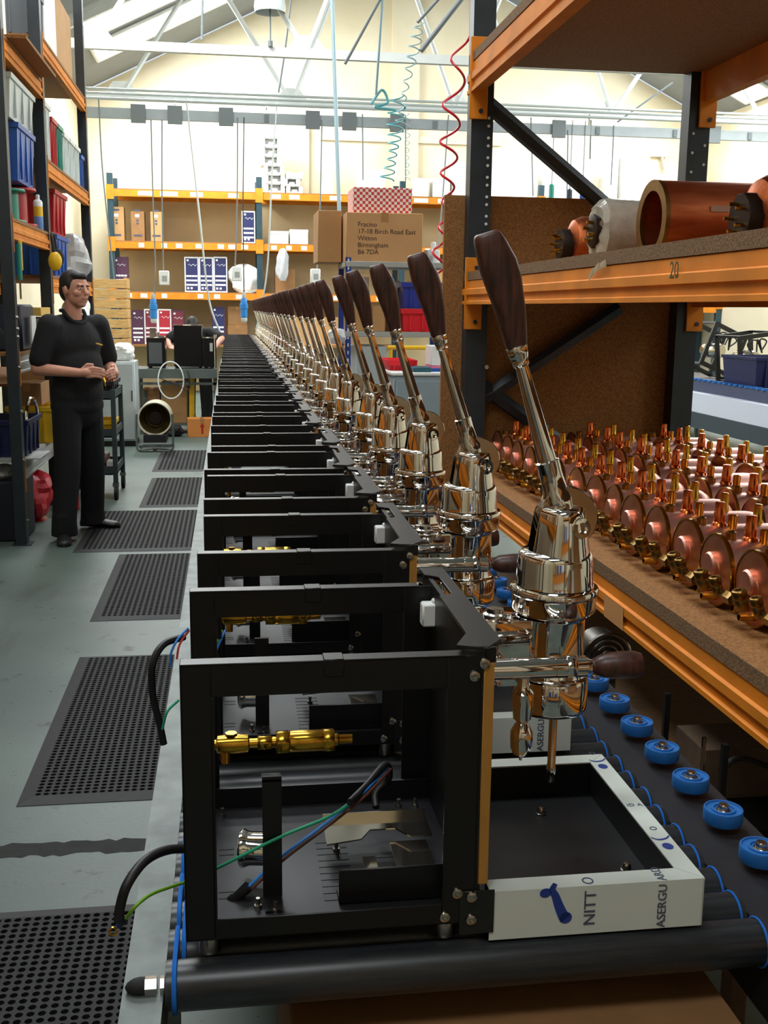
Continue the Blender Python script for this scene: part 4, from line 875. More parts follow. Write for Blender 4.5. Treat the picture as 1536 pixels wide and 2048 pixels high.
person('man in black polo shirt standing beside the left rack holding a small brass part', MAN, math.radians(42), dict(
    head=(.03, .0, 1.625), head_yaw=.12, head_pitch=.03, neck=(-.01, 0, 1.44),
    r=((.0, -.185, 1.40), (-.02, -.275, 1.125), (.215, -.12, 1.105), (.29, -.06, 1.11), (.31, .02, 1.085)), r_side=(0, .1, 1),
    l=((.0, .185, 1.40), (-.01, .275, 1.13), (.215, .15, 1.09), (.285, .085, 1.10), (.30, .0, 1.075)), l_side=(0, -.1, 1),
    torso=[((0, 0, 1.27), .125, .188, .18), ((.012, 0, 1.12), .136, .186, .2), ((.005, 0, .97), .134, .188, .19), ((.0, 0, .88), .132, .190, .11)],
    badge=(.128, .075, 1.285), pelvis=(0, 0, .86),
    rl=((.01, -.09, .86), (.06, -.135, .48), (.085, -.195, .10)), ll=((-.01, .09, .86), (-.05, .135, .48), (-.12, .17, .10)), rf=((.10, -.21, .0), math.radians(-34)), lf=((-.12, .175, .013), math.radians(38))))
e = Vector(MAN)
B().cyl((-.808, 7.13, 1.075), (-.795, 7.125, 1.045), .008, n=10).cyl((-.795, 7.125, 1.045), (-.792, 7.124, 1.02), .005, n=10).thing('brass_fitting', 'small brass fitting held between the man\'s hands', 'fitting', BRASS)
# person bending behind the work bench
person('person in dark clothes with dark hair bending behind the black machine on the workbench', (-.42, 14.5, 0), math.radians(-6), dict(
    head=(.40, 0, 1.27), head_pitch=.9, neck=(.27, 0, 1.235), collar=False,
    r=((.20, -.20, 1.20), (.30, -.34, 1.10), (.52, -.27, 1.03), (.60, -.24, 1.02), (.66, -.2, 1.0)), r_side=(0, 1, .2),
    l=((.20, .20, 1.20), (.34, .36, 1.13), (.58, .30, 1.03), (.66, .27, 1.02), (.7, .24, 1.0)), l_side=(0, -1, .2),
    torso=[((.17, 0, 1.15), .15, .19, .16), ((.08, 0, 1.02), .14, .175, .16), ((.01, 0, .93), .13, .17, .13)], pelvis=(0, 0, .86),
    rl=((0, -.09, .86), (.03, -.11, .48), (0, -.12, .10)), ll=((0, .09, .86), (.03, .11, .48), (0, .12, .10)), rf=((0, -.12, 0), 0), lf=((0, .12, 0), .2)), .009)
# ---------------------------------------------------------------- trolley
TR = mat('grey_green_trolley', (62, 74, 76), .5, .2, .15, 10)
t = empty('parts_trolley', 'three shelf grey metal trolley on castors behind the man', 'trolley', (-1.12, 9.0, 0))
for x in (-1.275, -.915):
    for y in (8.72, 9.30):
        B().box(x-.018, x+.018, y-.018, y+.018, .13, .88).part('post', TR, t)
        B().cyl((x-.014, y, .055), (x+.014, y, .055), .055, n=20).part('castor', RUBBER, t); B().box(x-.024, x+.024, y-.03, y+.03, .105, .135).part('castor_fork', STEEL, t)
for z in (.20, .50, .80):
    b = B().box(-1.29, -.905, 8.71, 9.31, z, z+.01); b.box(-1.29, -1.28, 8.71, 9.31, z, z+.07); b.box(-.915, -.905, 8.71, 9.31, z, z+.07); b.box(-1.29, -.905, 8.71, 8.72, z, z+.07); b.box(-1.29, -.905, 9.30, 9.31, z, z+.07); b.part('shelf_tray', TR, t)
b = tote('parts_tray', 'black parts tray full of fittings on top of the trolley', -1.05, 8.98, .812, .27, .5, .13, RUBBER, None, 'tray'); b.rotation_euler.y = 0
t = empty('copper_elbow_pile', 'cluster of upright copper pipe elbows in the trolley tray', 'pipes', (-.96, 9.05, .83)); random.seed(4)
for k in range(7):
    x, y = -.985+random.uniform(-.05, .055), 9.05+random.uniform(-.12, .12); a = random.uniform(-.6, .6); h = random.uniform(.13, .2)
    B().tube(curve_pts([(x, y, .822), (x+.01, y, .822+h*.6), (x+.05*math.sin(a), y+.03, .822+h)], 4), .012, 8).part('elbow', mat('copper_bright', (214, 112, 60), .25, 1), t)
for k, (x, y, m_) in enumerate(((-1.0, 8.9, YELLOW), (-1.17, 9.1, MAT['grey_case'] if 'grey_case' in MAT else GREYM))):
    tote('parts_bin', ('yellow' if k == 0 else 'grey')+' parts bin on the middle shelf of the trolley', x, y, .511, .16, .3, .12, m_, None, 'bin')
B().box(-1.26, -1.0, 8.8, 9.15, .211, .33).thing('parts_box', 'dark red parts box on the bottom shelf of the trolley', 'box', mat('dark_red', (92, 24, 30), .5), .006)
B().box(-.99, -.93, 8.76, 8.86, .211, .31).thing('white_bottle_box', 'small white packet on the bottom shelf of the trolley', 'packet', WHITE, .01)
# ---------------------------------------------------------------- heater
t = empty('space_heater', 'round cream drum heater with open front standing on the floor', 'heater', (-.80, 11.75, 0)); c = Vector((-.80, 11.7, .345)); CREAM = mat('cream_enamel', (214, 206, 180), .4, 0, .08, 9)
B().lathe([(.172, .42), (.176, .4), (.176, .0), (.182, -.012), (.176, -.02), (.165, -.012), (.165, .3)], c, (-.02, 1, .0), 40, cap=False).part('drum', CREAM, t)
B().lathe([(.164, .06), (.10, .16), (.065, .17), (.06, .2), (.001, .2)], c, (-.02, 1, 0), 32, cap=False).part('inner_cone', mat('hot_steel', (120, 104, 60), .3, .8, .3, 12), t)
B().lathe([(.07, .12), (.07, .1), (.05, .095), (.001, .095)], c, (-.02, 1, 0), 24, cap=False).part('burner_hub', mat('scorched_steel', (44, 32, 24), .5, .6), t)
b = B(); b.box(-.92, -.68, 11.62, 12.0, .10, .18); b.part('fuel_tank', RUBBER, t)
for s in (-1, 1): B().tube(curve_pts([(c.x+s*.185, 11.66, .40), (c.x+s*.19, 11.64, .12), (c.x+s*.17, 11.62, .02), (c.x+s*.02, 11.6, .015)], 6), .012, 8).part('stand_tube', GALV, t)
b = B().box(-.97, -.63, 11.60, 11.62, .05, .075); b.part('stand_bar', GALV, t); B().tube([(c.x-.17, 11.9, .012), (c.x-.17, 12.1, .012), (c.x+.17, 12.1, .012), (c.x+.17, 11.9, .012)], .012, 8).part('stand_tube', GALV, t)
# ---------------------------------------------------------------- grey cabinet with bags, slatted crates
t = empty('floor_cabinet', 'pale grey steel cabinet standing behind the trolley', 'cabinet', (-1.2, 12.35, 0))
B().box(-1.40, -1.03, 12.1, 12.6, .06, .93).part('carcass', GREYC, t, .006); B().box(-1.385, -1.045, 12.085, 12.10, .08, .91).part('door', GREYC, t, .004); B().box(-1.07, -1.058, 12.07, 12.085, .5, .62).part('handle', STEEL, t); B().box(-1.39, -1.04, 12.12, 12.58, 0, .06).part('plinth', BLACK, t)
bag('plastic_bag', 'puffy white plastic bag on top of the pale grey cabinet', -1.17, 12.3, .931, .15, .16, .2, FOAM, 21)
B().lathe([(.04, 0), (.05, .03), (.045, .06), (.02, .08)], (-1.35, 12.14, .931), n=12).thing('tape_roll', 'small teal tape roll on the pale grey cabinet', 'tape', mat('teal', (34, 84, 98), .5))
t = empty('slatted_crate', 'tall slatted pine crate standing behind the grey cabinet', 'crate', (-1.47, 14.0, 0)); z = .72
for k in range(13):
    w = random.uniform(.0, .01)
    B().box(-1.70-w, -1.235+w, 13.72, 13.74, .30+k*.12, .30+k*.12+.105).part('slat', PINE, t, .003)
for x in (-1.69, -1.265): B().box(x, x+.03, 13.74, 13.78, 0, 1.87).part('corner_post', PINE, t)
for k in range(13): B().box(-1.25, -1.235, 13.745, 14.2, .30+k*.12, .30+k*.12+.105).part('slat', PINE, t, .003)
for x in (-1.69, -1.27): B().box(x, x+.03, 14.17, 14.2, 0, 1.87).part('corner_post', PINE, t)
# ---------------------------------------------------------------- workbench
BM = mat('bench_grey', (96, 104, 100), .5, .3, .15, 8)
t = empty('work_bench', 'dark grey steel workbench at the end of the aisle', 'bench', (-.62, 13.5, 0))
b = B().box(-1.14, -.155, 13.2, 13.85, .765, .79); b.box(-1.14, -.155, 13.2, 13.21, .68, .765); b.part('bench_top', BM, t)
for x in (-1.12, -.20):
    for y in (13.23, 13.8): B().box(x, x+.04, y, y+.04, 0, .765).part('leg', BM, t)
B().box(-1.12, -.16, 13.23, 13.26, .60, .63).part('rail', GALV, t); b = B().box(-1.12, -.16, 13.3, 13.82, .10, .12); b.part('lower_shelf', BM, t)
def mini(lab, x0, x1, y0, y1, z0, z1, pan=None):
    t = empty('coffee_machine', lab, 'coffee machine', ((x0+x1)/2, (y0+y1)/2, z0))
    B().box(x0, x1, y0, y1, z0+.02, z1).part('casing', mat('gloss_black', (12, 12, 14), .25), t, .004)
    B().box(x0-.004, x1+.004, y0-.004, y1+.004, z1, z1+.012).part('top_edge', STAIN, t, .002)
    for x in (x0+.03, x1-.03): B().cyl((x, y0+.03, z0), (x, y0+.03, z0+.02), .015, n=10).cyl((x, y1-.03, z0), (x, y1-.03, z0+.02), .015, n=10).part('foot', RUBBER, t)
    if pan: B().box(x0+.025, x1-.04, y0-.006, y0, z0+.06, z1-.05).part('side_panel', mat('grey_panel', (92, 96, 98), .3, .4), t)
    return t
mini('tall gloss black machine on the workbench hiding the bending person', -.665, -.325, 13.36, 13.62, .79, 1.30)
t = mini('lower gloss black machine with chrome corner post beside the tall one', -.315, -.185, 13.30, 13.62, .79, 1.155)
B().cyl((-.17, 13.3, .80), (-.17, 13.3, 1.17), .014).cyl((-.17, 13.3, 1.17), (-.17, 13.3, 1.20), .02).part('chrome_post', CHROME, t); B().box(-.235, -.20, 13.292, 13.30, 1.0, 1.1).part('switch_plate', GREYM, t)
t = mini('small black machine with grey side panel at the end of the workbench', -.985, -.765, 13.34, 13.6, .79, 1.15, True)
b = B().box(-.95, -.88, 13.4, 13.5, 1.162, 1.27); b.cyl((-.85, 13.42, 1.162), (-.85, 13.42, 1.22), .012).box(-.84, -.78, 13.4, 13.45, 1.162, 1.18); b.part('fittings', STEEL, t)
B().tube([(-.70+.15*math.cos(2*pi*k/40), 13.178+.004*math.sin(6*k), .66+.22*math.sin(2*pi*k/40)) for k in range(40)], .008, 6, True).thing('hose_coil', 'loop of white hose hanging in front of the workbench', 'hose', WHITE)
B().tube(curve_pts([(-.86, 13.19, .70), (-.7, 13.18, .63), (-.5, 13.18, .55), (-.48, 13.18, .68), (-.5, 13.19, .77)]), .006, 6).thing('black_lead', 'thin black lead drooping under the workbench top', 'cable', CABLE)
B().box(-1.09, -.80, 13.17, 13.2, .762, .800).thing('paper_sheet', 'crumpled paper sheet on the edge of the workbench', 'paper', FOAM, .004) if False else None
carton('brown carton on the workbench lower shelf beside the yellow tube', -.68, 13.55, .1215, .3, .3, .5, CARD)
carton('second brown carton behind the heater on the workbench shelf', -.95, 13.55, .1215, .2, .3, .42, CARDD)
B().cyl((-.47, 13.4, .121), (-.46, 13.4, .67), .034, n=16).thing('yellow_tube', 'upright yellow plastic tube under the workbench', 'tube', YELLOW, .003)
B().cyl((-1.03, 13.4, .121), (-1.03, 13.4, .52), .03, n=14).thing('steel_bottle', 'grey metal bottle under the workbench', 'bottle', GALV, .006)
t = carton('orange brown carton with red arrow on the floor under the workbench', -.34, 13.05, 0, .34, .2, .22, mat('orange_card', (206, 128, 56), .7), rz=.06)
b = B().prism([(-.012, .04), (.012, .04), (.012, .12), (.03, .12), (0, .17), (-.03, .12), (-.012, .12)], 1, -.1025, -.1012); b.part('red_arrow', REDP, t, world=False)
bag('black_sack', 'dark cloth bundle on the floor between heater and carton', -.67, 13.05, 0, .12, .1, .14, RUBBER, 31)
# ---------------------------------------------------------------- back-wall rack
YB = 19.5
bk = empty('pallet_rack', 'long orange beamed rack along the end wall stacked with boxes', 'rack', (3, 19.9, 0))
PX = [-2.03, .50, 3.03, 5.56, 8.09, 9.08]
for x in PX:
    for y in (YB, YB+.8):
        b = B(); post(b, x, x+.10, y, y+.08, 0, 3.75); b.part('upright', mat('teal_post', (44, 70, 80), .45, .2, .2, 9), bk)
    for z in (3.42, 2.555, 1.70): B().box(x-.015, x+.115, YB-.014, YB-.002, z-.10, z+.14).part('beam_connector', ORANGE, bk)
LAB = mat('white_label', (232, 226, 210), .7)
random.seed(8)
for i in range(5):
    for z in (3.42, 2.555, 1.70 if i < 4 else 1.58):
        x0, x1 = PX[i]+.1, PX[i+1]
        b = B().box(x0, x1, YB, YB+.05, z-.05, z+.06); b.part('beam', ORANGE, bk); B().box(x0, x1, YB+.75, YB+.8, z-.05, z+.06).part('beam', ORANGE, bk)
        B().box(x0, x1, YB+.02, YB+.8, z+.06, z+.08).part('shelf_board', CHIP, bk)
        x = x0+.15
        while x < x1-.2:
            w = random.uniform(.14, .3) if z > 3 else random.uniform(.09, .12)
            if random.random() < (.8 if z > 3 else .75): B().box(x, x+w, YB-.004, YB-.0005, z-.03, z+.045).part('shelf_label', LAB, bk)
            x += w+random.uniform(.06, .3)
    if i < 4: B().box(PX[i]+.1, PX[i+1], YB+.81, YB+.83, 0, 3.40).part('back_board', mat('buff_back_board', (206, 182, 142), .85, 0, .1, 2), bk)
NAVY = mat('navy_print', (38, 42, 88), .5); MAROON = mat('maroon_print', (112, 36, 52), .5); PURP = mat('purple_print', (74, 40, 66), .5); PRW = mat('print_white', (226, 226, 228), .6); RED2 = mat('red_print', (170, 36, 52), .5)
def poster_box(lab, px0, px1, py0, py1, m, z=None, d=.12, edge=PRW):
    a, c = at_y(px0, py1, YB+.1), at_y(px1, py0, YB+.1); z0 = z if z is not None else a.z; w = c.x-a.x; h = c.z-a.z
    t = empty('printed_box', lab, 'box', ((a.x+c.x)/2, YB+.1+d/2, z0), 'printed boxes on the end wall rack')
    B().box(-w/2, w/2, -d/2, d/2, 0, h).part('carton_body', edge, t, world=False)
    B().box(-w/2+.02, w/2-.02, -d/2-.003, -d/2, .025, h-.025).part('printed_panel', m, t, world=False)
    b = B()
    for r in range(3):
        for k in range(4): x = -w/2+.05+(w-.1)*k/3.0; b.box(x-.022, x+.022, -d/2-.005, -d/2-.003, h*.46-r*.075-.018, h*.46-r*.075+.012)
    for k in range(2): b.box(-w/2+.04+k*.06, -w/2+.075+k*.06, -d/2-.005, -d/2-.003, .05, .085)
    b.part('printed_icons', PRW, t, world=False)
    b = B().tube([(-.06+.024*k, -d/2-.004, h*.77+.02*math.sin(k*2.2)) for k in range(7)], .004, 4); b.box(-w/2+.04, -w/2+.075, -d/2-.005, -d/2-.003, h-.075, h-.045); b.part('printed_script', PRW, t, world=False)
    return t
S2, S1 = 1.7805, 2.6355
poster_box('navy printed box with white icons, first of three beside the empty shelf', 370, 397, 514, 584, NAVY, S2); poster_box('navy printed box with white icons, middle one of three', 399, 426, 514, 584, NAVY, S2); poster_box('navy printed box with white icons, last of three on the lower beam', 428, 454, 514, 585, NAVY, S2)
poster_box('dark purple printed box behind the slatted crate', 228, 256, 520, 588, PURP, S2, edge=PURP)
poster_box('single navy printed box on the upper shelf beside the upright', 484, 510, 424, 488, NAVY, S1)
FLZ = .87
B().box(PX[0]+.1, PX[1], YB+.02, YB+.8, FLZ-.04, FLZ-.002).part('shelf_board', CHIP, bk); B().box(PX[1]+.1, PX[2], YB+.02, YB+.8, FLZ-.04, FLZ-.002).part('shelf_board', CHIP, bk)
poster_box('maroon printed box left of the white bordered pair', 264, 288, 622, 690, PURP, FLZ, edge=PURP); poster_box('maroon printed box with white border behind the blue plug', 290, 315, 620, 690, MAROON, FLZ); poster_box('bright red printed box with white border', 317, 342, 620, 690, RED2, FLZ); poster_box('maroon printed box right of the bright red one', 344, 368, 622, 690, MAROON, FLZ, edge=PURP)
poster_box('navy printed box behind the workbench machines', 424, 450, 614, 690, NAVY, FLZ, edge=PURP)
for k, (a0, a1) in enumerate(((220, 247), (263, 288), (302, 323))):
    a, c = at_y(a0, 483, YB+.1), at_y(a1, 416 if k == 0 else 424, YB+.1)
    t = carton(('wide' if k == 0 else 'dark' if k == 1 else 'slim')+' tall brown carton with black print on the upper rack shelf', (a.x+c.x)/2, YB+.25, S1, c.x-a.x, .3, c.z-a.z, CARD if k != 1 else CARDD, 'tall brown cartons', tape=False)
    b = B()
    for zz, w in ((.08, .14), (.28, .04), (.33, .04), (.50, .10)): b.box(-w/2, w/2, -.153, -.1505, zz, zz+.03)
    b.part('black_print', INKD, t, world=False); B().box(-.04, .03, -.153, -.1505, .40, .45).part('white_sticker', PRW, t, world=False)
# foam trays on the top beam
ST = 3.5005
def foam_stack(px0, px1, n, py_top, lab):
    a, c = at_y(px0, 392, YB+.15), at_y(px1, py_top, YB+.15); w = c.x-a.x; h = (c.z-ST)/n
    for k in range(n):
        t = empty('foam_tray', lab, 'foam tray', ((a.x+c.x)/2+random.uniform(-.03, .03)-k*.004, YB+.35, ST+k*h), lab)
        b = B(); hw = w/2
        for (p, q) in ((-hw, -hw+.07), (hw-.07, hw)): b.box(p, q, -.2, .2, 0, h*.98)
        b.box(-hw+.07, hw-.07, -.2, .2, 0, h*.3); b.box(-hw+.07, hw-.07, .0, .2, h*.3, h*.98); b.box(-.05, .05, -.2, 0, h*.3, h*.55); b.part('moulding', FOAM, t, .012, world=False)
foam_stack(526, 566, 7, 258, 'white moulded foam tray in the tall stack on the top beam'); foam_stack(571, 604, 3, 343, 'white moulded foam tray in the short stack on the top beam')
def wbox(lab, px0, px1, py0, py1, m=WHITE, z=ST, yy=YB+.2, d=.35):
    a, c = at_y(px0, py1, yy), at_y(px1, py0, yy); t = empty('white_box', lab, 'box', ((a.x+c.x)/2, yy+d/2, z)); w = c.x-a.x; h = max(.1, c.z-z)
    B().box(-w/2, w/2, -d/2, d/2, 0, h).part('body', m, t, .004, world=False); B().box(-w/2-.004, w/2+.004, -d/2-.004, d/2+.004, h-.05, h+.004).part('lid', m, t, .004, world=False)
wbox('tall white foam panel leaning on the end wall above the top beam', 642, 667, 286, 386, FOAM, d=.1)
wbox('low white box half hidden behind the checked carton', 715, 770, 340, 386, FOAM); wbox('square white box next to the checked carton on the top beam', 830, 857, 357, 390); wbox('second square white box near the red hose on the top beam', 866, 900, 358, 392)
wbox('stack of white foam seen through the copper rack beside the upright', 905, 1075, 330, 395, FOAM, d=.5); wbox('big white foam block above the chipboard panel', 1085, 1185, 345, 398, FOAM)
wbox('white foam block seen behind the wrapped drum', 1208, 1238, 312, 380, FOAM); wbox('ribbed white foam stack beside the diagonal brace', 1242, 1292, 298, 380, FOAM)
wbox('flat white box on the upper shelf of the second bay', 540, 577, 463, 490, WHITE, S1); wbox('white box beside the flat box on the second bay', 580, 616, 460, 490, FOAM, S1)
carton('open brown carton on the middle shelf behind the lever handles', 1.0, YB+.3, S2, .35, .35, .42, CARDD); carton('dark brown carton stack under the white bags', .15, YB+.3, FLZ, .35, .35, .35, CARDD); carton('brown carton topmost under the white bags', .15, YB+.3, FLZ+.352, .34, .34, .32, CARDD)
bag('plastic_bag', 'clear plastic bag hanging below the second bay shelf', .95, YB-.055, 2.0, .12, .08, .55, PBAG, 41); bag('white_bag', 'large white plastic bag in front of the rack upright', .30, YB+.2, S2, .30, .15, .5, FOAM, 43)
carton('brown carton stack on the bottom of the second bay', 1.5, YB+.3, FLZ, .9, .4, .5, CARD); carton('wide brown carton on the middle shelf of the third bay', 4.0, YB+.3, S2, .8, .4, .5, CARD); carton('brown carton on the upper shelf of the fourth bay', 6.5, YB+.3, S1, .7, .4, .45, CARD)
# ---------------------------------------------------------------- blue shelving behind the levers
t = empty('shelving_unit', 'blue and grey steel shelving unit right of the conveyor', 'shelving', (1.08, 7.45, 0))
for x in (.765, 1.42):
    for y in (7.2, 7.66):
        b = B().box(x, x+.035, y, y+.003, 0, 1.86); b.box(x if x < 1 else x+.032, x+.003 if x < 1 else x+.035, y, y+.035, 0, 1.86); b.part('upright', BLUEM, t)
        if y < 7.3:
            b = B()
            for k in range(36): b.box(x+.012, x+.022, y-.001, y, .08+k*.05, .08+k*.05+.022)
            b.part('slot_light_bars', mat('hole_light', (210, 214, 210), .6), t, smooth=False)  # pale bars painted as light coming through the upright's slots
for z in (.2, .75, 1.345, 1.80): B().box(.765, 1.455, 7.195, 7.70, z, z+.035).part('shelf', GREYM, t, .002)
Z = 1.8355
a, c = at_y(693, 512, 7.22), at_y(847, 420, 7.22)
t = carton('brown carton with printed delivery address on top of the blue shelving', (a.x+c.x)/2, 7.46, Z, c.x-a.x, .44, .315, mat('address_card', (196, 148, 98), .75, 0, .08, 6))
for k, s in enumerate(('Fracino', '17-18 Birch Road East', 'Witton', 'Birmingham', 'B6 7DA')):
    text(s, .043, mat('print_ink', (62, 44, 34), .7), frameM((a.x+.075, 7.2385, Z+.225-k*.044), (1, 0, 0), (0, 0, 1)), t)
carton('plain brown carton leaning beside the addressed one on the blue shelving', a.x-.09, 7.65, Z, .16, .4, .34, CARD, tape=False)
def check_mat():
    m = mat('red_check_card', (226, 120, 110), .6); nt = m.node_tree; tc = nt.nodes.new('ShaderNodeTexCoord'); ck = nt.nodes.new('ShaderNodeTexChecker'); ck.inputs['Scale'].default_value = 52
    ck.inputs['Color1'].default_value = rgb(206, 58, 62); ck.inputs['Color2'].default_value = rgb(240, 226, 214); nt.links.new(tc.outputs['Object'], ck.inputs['Vector']); nt.links.new(ck.outputs[0], nt.nodes['Principled BSDF'].inputs['Base Color']); return m
a2, c2 = at_y(706, 413, 7.3), at_y(825, 362, 7.3)
B().box(a2.x, c2.x, 7.3, 7.62, Z+.3162, Z+.3162+.165).thing('checked_carton', 'red and white checked carton on top of the addressed carton', 'carton', check_mat(), .003)
t = empty('bench_scale', 'small white device with a round top on the blue shelving', 'device', (1.36, 7.3, Z)); e = at_y(858, 500, 7.3)
B().lathe([(.045, 0), (.045, .08), (.04, .085), (.02, .09), (.018, .13), (.012, .14)], (e.x+.03, 7.3, Z), n=20).part('housing', WHITE, t); B().cyl((e.x, 7.27, Z+.045), (e.x-.03, 7.26, Z+.045), .04, n=20).part('dial', GREYM, t)
Z = 1.3805
tote('storage_crate', 'red plastic crate on the middle shelf of the blue unit', 1.29, 7.42, Z, .28, .38, .15, mat('bright_red', (222, 22, 40), .45), 'crates on the blue unit'); tote('storage_crate', 'dark blue plastic crate stacked on the red crate', 1.29, 7.42, Z+.154, .28, .38, .17, mat('royal_blue', (40, 54, 150), .45), 'crates on the blue unit')
carton('brown carton on the middle shelf of the blue unit behind the lever handles', .93, 7.42, Z, .21, .38, .17, CARD); t = carton('small open brown carton with raised flaps beside the red crate', 1.085, 7.5, Z, .085, .2, .26, CARDD, tape=False)
B().quad((-.05, -.1, .26), (-.05, .1, .26), (-.09, .1, .36), (-.09, -.1, .36)).part('raised_flap', CARDD, t, world=False); B().quad((.05, -.1, .26), (.05, .1, .26), (.07, .1, .34), (.07, -.1, .34)).part('raised_flap', CARDD, t, world=False)
B().box(.86, .95, 7.45, 7.65, Z+.175, Z+.36).thing('white_box', 'white box seen between the lever handles on the blue unit', 'box', WHITE, .004)
Z = .7855
B().box(.84, 1.05, 7.25, 7.6, Z, Z+.5).thing('appliance_panel', 'pale grey appliance on the lower shelf of the blue unit', 'appliance', GREYC, .01)
bag('plastic_bag', 'crumpled clear plastic on the blue unit upright beside a lever', .70, 7.15, 1.30, .07, .06, .1, PBAG, 51)
t = empty('floor_cabinet', 'grey steel cabinet with white top edge in front of the blue shelving', 'cabinet', (1.12, 6.45, 0))
B().box(.94, 1.30, 6.2, 6.75, .02, 1.15).part('carcass', mat('blue_grey_cabinet', (142, 158, 166), .5, 0, .06, 5), t, .004); B().box(.93, 1.31, 6.19, 6.76, 1.15, 1.168).part('top_panel', WHITE, t, .003); B().box(.955, 1.285, 6.185, 6.2, .06, 1.12).part('door', MAT['blue_grey_cabinet'], t, .003); B().box(.97, .98, 6.17, 6.185, .6, .72).part('door_handle', STEEL, t)
Z = 1.1685
tote('parts_tray', 'shallow red parts tray on the grey cabinet', 1.02, 6.55, Z, .16, .3, .06, mat('bright_red', (222, 22, 40), .45), None, 'tray'); B().box(1.06, 1.17, 6.24, 6.4, Z, Z+.028).thing('teal_folder', 'teal folder lying on the grey cabinet', 'folder', mat('teal', (34, 84, 98), .5), .003)
t = empty('label_box', 'white box with blue and pink stripe on the grey cabinet', 'box', (1.23, 6.4, Z)); B().box(1.18, 1.28, 6.3, 6.5, Z+.035, Z+.15).part('body', WHITE, t, .003); B().box(1.18, 1.28, 6.3, 6.5, Z, Z+.02).part('blue_band', BLUEP, t); B().box(1.18, 1.28, 6.3, 6.5, Z+.02, Z+.035).part('pink_band', mat('pink', (214, 110, 150), .5), t)
B().cyl((1.0, 6.85, Z+.12), (1.25, 6.85, Z+.12), .014, n=12).cyl((1.02, 6.85, 0), (1.02, 6.85, Z+.12), .01, n=8).thing('yellow_rail', 'yellow tubular rail behind the grey cabinet', 'rail', YELLOW)
# ---------------------------------------------------------------- second conveyor line beyond the rack
XC = 5.45
t = empty('roller_conveyor', 'second conveyor line with white side panel seen beyond the boiler rack', 'conveyor', (XC+.4, 11.5, 0))
B().box(XC, XC+.03, 7.5, 16.5, .62, .745).part('side_rail', mat('blue_grey_rail', (58, 66, 92), .5), t); B().box(XC-.12, XC, 7.5, 16.5, .40, .62).part('side_panel', mat('white_panel', (196, 200, 214), .6), t); B().box(XC-.14, XC-.10, 7.5, 16.5, .22, .40).part('lower_rail', mat('slate_rail', (48, 60, 68), .5), t)
B().box(XC+.03, XC+.85, 7.5, 16.5, .70, .73).part('roller_bed', mat('roller_sleeve', (30, 33, 36), .36), t)
ww = B().lathe([(.01, 0), (.036, 0), (.036, .022), (.01, .022)], n=14).mesh('guide_wheel', mat('blue_wheel', (30, 104, 178), .5)); y = 7.6
while y < 16.4:
    o = bpy.data.objects.new('guide_wheel', ww); COL.objects.link(o); o.parent = t; o.location = Vector((XC+.015, y, .748))-t.location; y += .13
for y in (8, 10, 12, 14, 16):
    B().box(XC-.02, XC+.02, y, y+.04, 0, .62).part('leg', GALV, t); B().box(XC+.8, XC+.84, y, y+.04, 0, .7).part('leg', GALV, t)
o = tote('storage_crate', 'large navy plastic crate on the second conveyor line', XC+.34, 11.15, .7305, .6, .8, .34, DBLUE, None, 'crate')
def bare(lab, x, y, z, tilt):
    t = empty('bare_chassis', lab, 'chassis', (x, y, z), 'bare chassis frames on the second conveyor')
    b = B()
    for yy in (-.16, .16):
        b.box(-.2, -.16, yy-.01, yy+.01, 0, .42); b.box(.16, .2, yy-.01, yy+.01, 0, .42); b.box(-.16, .16, yy-.01, yy+.01, .38, .42); b.box(-.16, .16, yy-.01, yy+.01, 0, .04)
    for xx in (-.19, .17): b.box(xx, xx+.02, -.15, .15, .40, .42); b.box(xx, xx+.02, -.15, .15, 0, .02)
    b.part('frame', BLACK, t, world=False)
    B().lathe([(.06, -.12), (.07, -.1), (.07, .1), (.06, .12)], (0, 0, .2), (0, 1, 0), 20).part('boiler', STAIN, t, world=False); b = B()
    for k in range(3): b.tube(curve_pts([(-.05+.05*k, -.15, .26), (-.1+.1*k, -.16, .34), (.02*k, -.15, .36), (.08, -.12, .24)], 5), .007, 6)
    b.part('cables', CABLE, t, world=False); t.rotation_euler = (0, tilt, 0.2); return t
for o_ in (bare('bare black machine frame leaning on the second conveyor beside the rack upright', XC+.34, 12.65, .832, .38), bare('bare black machine frame standing behind the navy crate', XC+.5, 11.86, .764, -.12)): o_.scale = (1.3, 1.3, 1.3)
# ---------------------------------------------------------------- overhead services
YT = 15.95
t = empty('cable_trunking', 'long grey cable trunking with junction boxes hung below the roof truss', 'trunking', (3, YT, 4.35)); TRK = mat('grey_trunking', (150, 158, 160), .5, .2, .08, 5); DTB = mat('junction_grey', (104, 112, 114), .5)
zt0 = at_y(180, 214, YT).z; zt1 = at_y(180, 236, YT).z
B().box(-2.0, 8.6, YT-.03, YT+.03, zt1+.005, zt0).part('trunking_body', TRK, t)
for px in (277, 350, 452, 625, 698, 793, 1117, 1428):
    a = at_y(px, 225, YT); B().box(a.x-.1, a.x+.1, YT-.07, YT-.03, zt1-.05, zt0+.05).part('junction_box', DTB, t, .004)
for px in (533, 870, 960, 1195, 1350, 1500): a = at_y(px, 240, YT); B().box(a.x-.03, a.x+.03, YT-.045, YT-.03, zt1+.02, zt0-.02).part('coupling_plate', DTB, t)
for px in (350, 533, 800, 1180, 1400): a = at_y(px, 200, YT); B().cyl((a.x, YT, zt0), (a.x, YT, 4.36), .012, n=6).part('hanger_rod', STEEL, t)
PIPE = mat('pale_pipe', (188, 196, 194), .4, .3)
